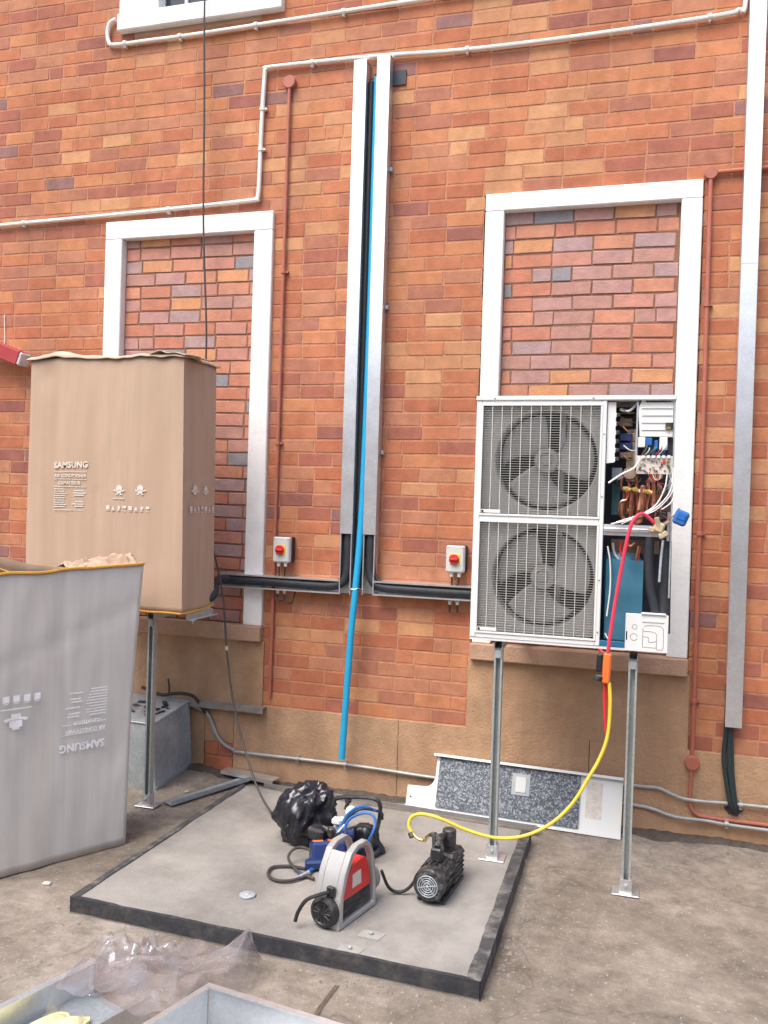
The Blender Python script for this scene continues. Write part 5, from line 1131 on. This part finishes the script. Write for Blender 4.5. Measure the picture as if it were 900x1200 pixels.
def bflap(u, v):
    p = ga+gd_*(.42+.62*u)+gn*(.30-.20*v*(1-u)**2+.04*math.sin(u*5)); return (p.x, p.y, GH-.10+v*(.16+.05*u-.14*(1-u)**2))
s.grid(bflap, 24, 8); o = s.build('inner_flap', [M_CARD, M_CARD, M_CARDE], gc, fix=False); md = o.modifiers.new('board', 'SOLIDIFY'); md.thickness = .007; md.material_offset_rim = 2
# crumpled flap at the near corner, folded inwards
s = MB()
def flap(u, v):
    p = ga+gd_*(-.035+.36*u)+gn*(.02+.16*v); z = GH+.022-.03*u+.045*math.sin(v*2.6)*(1-.5*u)+.020*noise.noise((u*7, v*6, 1))+.012*noise.noise((u*17, v*15, 5))
    return (p.x, p.y, z)
s.grid(flap, 30, 16); o = s.build('crumpled_flap', M_CARD, gc, fix=False, ang=25); md = o.modifiers.new('board', 'SOLIDIFY'); md.thickness = .005
# upside-down print
rt_ = -gd_ ; rt_ = gd_*-1      # image right is towards ga
def gframe(dist, z): 
    v_ = z/(GH+.005); p = gface(dist/GW, v_, ga, gd_, GW, GH+.005, -gn, 1., .02, wd0=1.); p = Vector((p.x, p.y, 0))-gn*.0105+Vector((0, 0, z)); return p
text_obj('SAMSUNG', .054, frame(gframe(.150, .590), gd_, (0, 0, -1)), M_PRINTG, gc, xs=.95, bold=.0016)
text_obj('AIR CONDITIONER', .026, frame(gframe(.150, .660), gd_, (0, 0, -1)), M_PRINTG, gc, xs=.93, bold=.0006)
text_obj('CLIMATISEUR', .026, frame(gframe(.175, .700), gd_, (0, 0, -1)), M_PRINTG, gc, xs=.93, bold=.0006)
def gbar(d0, d1, z0, z1):
    q = MB(); a = gframe(d0, z0); b = gframe(d1, z0); q.prism([(0, 0), ((b-a).length, 0), ((b-a).length, z1-z0), (0, z1-z0)], a, gd_, (0, 0, 1), gn, -.0006); q.build('printed_line', M_PRINTG, gc)
for k in range(10):
    z = .722+k*.0145; gbar(.150, .150+random.uniform(.085, .11), z, z+.0055)
for k in (0, 1, 3, 5, 6, 8):
    z = .725+k*.0145; a = .275+random.uniform(0, .02); gbar(a, a+random.uniform(.05, .085), z, z+.007)
gbar(.150, .375, .636, .639); gbar(.150, .375, .686, .689)
def gicon(dist, z, sc):
    q = MB(); o = gframe(dist, z)
    for poly in ([(-.5,.35),(.5,.35),(.5,.9),(.28,.9),(.28,1.1),(-.28,1.1),(-.28,.9),(-.5,.9)], [(-1.0,.28),(-.75,.46),(-.45,.30),(.45,.30),(.75,.46),(1.0,.28),(.7,.16),(.35,.14),(.38,-.15),(-.38,-.15),(-.35,.14),(-.7,.16)]):
        q.prism(poly, o, gd_*sc, (0, 0, -sc), gn, -.0006)
    q.build('printed_icon', M_PRINTG, gc)
gicon(.60, .775, .060); gicon(.78, .775, .060)
gbar(.53, .68, .806, .811)
for k in range(7):
    d0 = .49+k*.048; gbar(d0, d0+.030, .840, .872); gbar(d0+.004, d0+.026, .832, .836)

# ================================================================== FOREGROUND SCRAP
# galvanised open box
t = thing('metal_tray', (-.95, -3.0, 0), 'open galvanised sheet-metal tray at the bottom edge of the photo', 'metal tray')
c0 = Vector((-1.250, -2.650, 0)); e1 = Vector((.985, -.13, 0)).normalized(); e2 = Vector((-.30, -.95, 0)).normalized(); H_ = .285; th = .003
def sheet(a, b, z0, z1, nrm, name='side_wall', m=M_GALV):
    s = MB(); s.prism([(0, z0), ((b-a).length, z0), ((b-a).length, z1), (0, z1)], a, (b-a).normalized(), (0, 0, 1), nrm, th); s.build(name, m, t)
sheet(c0, c0+e1*.80, .004, H_, Vector((e1.y, -e1.x, 0))*-1); sheet(c0+e2*.004, c0+e2*.80, .004, H_, Vector((-e2.y, e2.x, 0))*-1)
sheet(c0+e1*.80, c0+e1*.80+e2*.80, .004, H_, e1); sheet(c0+e2*.80, c0+e2*.80+e1*.80, .004, H_, e2)
s = MB(); s.quad([c0+Vector((0,0,.006)), c0+e1*.8+Vector((0,0,.006)), c0+e1*.8+e2*.8+Vector((0,0,.006)), c0+e2*.8+Vector((0,0,.006))]); s.build('tray_floor', M_GALVD, t, fix=False)
s = MB(); s.prism([(0, 0), (.80, 0), (.80, .004), (0, .004)], c0+Vector((0, 0, H_)), e1, (0, 0, 1), e2, .022); s.prism([(.024, 0), (.80, 0), (.80, .004), (.024, .004)], c0+Vector((0, 0, H_)), e2, (0, 0, 1), e1, .022); s.build('rim_flange', M_GALV, t)
s = MB(); s.box(c0.x-.02, c0.x+.05, c0.y-.16, c0.y-.08, .008, .05, 0, .01); s.build('dark_offcut', M_BLACK, t)
# long trunking offcut with foam
t = thing('trunking_offcut', (-1.75, -2.6, 0), 'galvanised trunking offcut under clear film at the bottom left corner', 'trunking')
p0 = Vector((-1.865, -2.395, 0)); ax = Vector((-.33, -.944, 0)).normalized(); wd_ = Vector((.944, -.33, 0)).normalized(); Lq, Wq, Hq = 1.1, .34, .115
def pl3(a, b, z0, z1, nrm, name, m=M_GALV):
    s = MB(); s.prism([(0, z0), ((b-a).length, z0), ((b-a).length, z1), (0, z1)], a, (b-a).normalized(), (0, 0, 1), nrm, .003); s.build(name, m, t)
pl3(p0, p0+ax*Lq, .006, Hq, -wd_, 'side_wall'); pl3(p0+wd_*Wq, p0+wd_*Wq+ax*Lq, .006, Hq, wd_, 'side_wall')
s = MB(); s.prism([(0, 0), (Lq, 0), (Lq, .003), (0, .003)], p0+Vector((0, 0, Hq+.0003))-wd_*.003, ax, (0, 0, 1), wd_, .03); s.build('lip', M_GALV, t)
s = MB(); s.prism([(0, 0), (Lq, 0), (Lq, Wq), (0, Wq)], p0+Vector((0, 0, .010)), ax, wd_, (0, 0, 1), .002); s.build('floor', M_GALVD, t)
s = MB(); s.prism([(0, .006), (.03, .006), (.03, Hq+.012), (0, Hq+.012)], p0-ax*.004-wd_*.004, wd_, (0, 0, 1), -ax, .004); s.build('end_tab', M_GALV, t)
s = MB()
def foamf(u, v):
    a = u*2*math.pi; r = (1+.18*noise.noise((math.cos(a)*2, math.sin(a)*2, 1)))*(1-v**3)
    p = p0+ax*(.34+.21*r*math.cos(a))+wd_*(.15+.10*r*math.sin(a)); return (p.x, p.y, .014+.045*v**.6+.022*noise.noise((u*7, v*4, 2)))
s.grid(foamf, 36, 10); tag(s.build('foam_pad', M_FOAMY, fix=False), 'pale yellow foam piece lying inside the trunking offcut', 'foam')
# crumpled clear film
s = MB()
random.seed(5)
def film(u, v):
    a = Vector((-1.80, -2.16, 0)); b = Vector((-1.36, -2.02, 0)); c = Vector((-1.30, -2.66, 0)); d = Vector((-1.86, -2.70, 0))
    p = (a*(1-u)+b*u)*(1-v)+(d*(1-u)+c*u)*v
    p.x += .05*noise.noise((u*2.5, v*2.5, 11)); p.y += .05*noise.noise((u*2.5+5, v*2.5, 12))
    w1 = Vector((u*1.9+.35*noise.noise((u*2, v*2, 1)), v*1.7, 3)); w2 = Vector((u*4.2+v*1.5, v*2.1-u*1.2, 6))
    r1 = 1-min(1, abs(noise.noise(w1))*3.2); r2 = 1-min(1, abs(noise.noise(w2))*3.5); r3 = noise.noise((u*11, v*9, 9))
    h = .035+.05*math.sin(min(1, v*1.15)*math.pi*.6)+.045*r1+.022*r2+.004*r3
    h += .055*math.exp(-((u-.90)/.13)**2-((v-.12)/.16)**2)+.06*v
    edge = min(u, 1-u, v)*10
    return (p.x, p.y, .014+h*min(1, .2+edge))
s.grid(film, 90, 70); o = s.build('plastic_film', M_FILM, fix=False, ang=40); tag(o, 'crumpled clear plastic film heaped in front of the pad', 'plastic film')
s = MB()
def film2(u, v):
    p = Vector((-1.96+.30*u, -2.16-.30*v, 0)); w1 = Vector((u*2.2+9, v*2, 3)); r1 = 1-min(1, abs(noise.noise(w1))*3); r2 = 1-min(1, abs(noise.noise((u*5, v*5+4, 6)))*3)
    p.x += .18*v*(1-u)-.04; p.y += .12*u
    return (p.x, p.y, .012+(.03+.05*r1+.02*r2)*min(1, .2+min(u, 1-u, v, 1-v)*8))
s.grid(film2, 50, 40); tag(s.build('plastic_film', M_FILM, fix=False, ang=40), 'smaller tail of clear plastic film left of the heap', 'plastic film')

# ================================================================== LITTER
random.seed(21)
def chunk(s, c, r):
    n0 = len(s.v)
    pts = [(1,0,0),(-1,0,0),(0,1,0),(0,-1,0),(0,0,1),(0,0,-.4)]
    a = random.uniform(0, 3)
    for p in pts:
        k = r*random.uniform(.6, 1.2); x = p[0]*math.cos(a)-p[1]*math.sin(a); y = p[0]*math.sin(a)+p[1]*math.cos(a)
        s.v.append(Vector(c)+Vector((x*k, y*k, p[2]*k*.6)))
    for f in ((0,2,4),(2,1,4),(1,3,4),(3,0,4),(2,0,5),(1,2,5),(3,1,5),(0,3,5)): s.f.append(tuple(n0+i for i in f)); s.m.append(0)
s = MB()
for k in range(1100):
    q = random.random()
    if q < .30: x, y = random.uniform(-.46, -.36), random.uniform(-1.95, -.42)
    elif q < .50: x, y = random.uniform(-2.75, -2.25), random.uniform(-.9, -.08)
    elif q < .60: x, y = random.uniform(-2.3, -.5), random.uniform(-2.06, -1.98)
    elif q < .72: x, y = random.uniform(-.45, 1.4), random.uniform(-.22, -.03)
    elif q < .80: x, y = random.uniform(-2.42, -2.28), random.uniform(-1.9, -.5)
    else: x, y = random.uniform(-3.4, 1.6), random.uniform(-3.4, -.1)
    if -2.28 < x < -.47 and -1.96 < y < -.33: continue
    chunk(s, (x, y, gh(x, y)+.001), random.choice([.003, .004, .005, .007, .010]) if random.random() < .985 else .016)
tag(s.build('gravel', M_STONE, fix=False, ang=0, origin=(0, 0, 0)), 'loose grit and small stones scattered over the yard ground', 'gravel', kind='stuff')
for k, (px, py, L_, lab) in enumerate(((140, 1129, .05, 'small white plaster chip on the ground left of the film'), (219, 929, .03, 'white chip on the soil beside the dark metal strip'), (276, 921, .035, 'white chip by the bright metal strip end'), (55, 1033, .04, 'pale chip near the grey carton foot'), (612, 1008, .05, 'pale rubble lump against the right side of the pad'))):
    p = atz(px, py, .012); p.z = gh(p.x, p.y)+.006
    s = MB(); rot = Matrix.Rotation(k*1.1, 3, 'Z'); s.obox(p, (L_, L_*.6, .012), rot, 0, .004); tag(s.build('plaster_chip', M_CHIP), lab, 'chip', 'white plaster chips')
s = MB()
def soil(u, v):
    x = -2.9+5.2*u; wv = .055+.05*noise.noise((x*2.3, 1, 4))+.025*noise.noise((x*9, 2, 4)); y = -.016-wv*v*1.6
    return (x, y, gh(x, y)-.004+(.020+.018*noise.noise((x*5, v*2, 8))+.010*noise.noise((x*22, v*5, 3)))*(1-v**1.5))
s.grid(soil, 420, 7); tag(s.build('soil', mat('dark_soil', (.085,.068,.055), .95, var=.4, scale=25, bump=.6, bscale=140, world=True), fix=False, origin=(0, 0, 0)), 'dark soil and dust banked along the foot of the wall', 'soil', kind='stuff')
# crack and joint in the yard slab
s = MB(); P = [atz(395, 1155, .006), atz(385, 1168, .006), atz(374, 1182, .006), atz(366, 1200, .006)]
for i in range(3):
    a, b = P[i], P[i+1]; s.quad([(a.x-.008, a.y, gh(a.x, a.y)+.004), (a.x+.008, a.y, gh(a.x, a.y)+.004), (b.x+.008, b.y, gh(b.x, b.y)+.004), (b.x-.008, b.y, gh(b.x, b.y)+.004)])
jo = s.build('ground_joint', mat('joint_dirt', (.10,.075,.055), .95, var=.4, scale=30), fix=False); tag(jo, None, kind='structure')
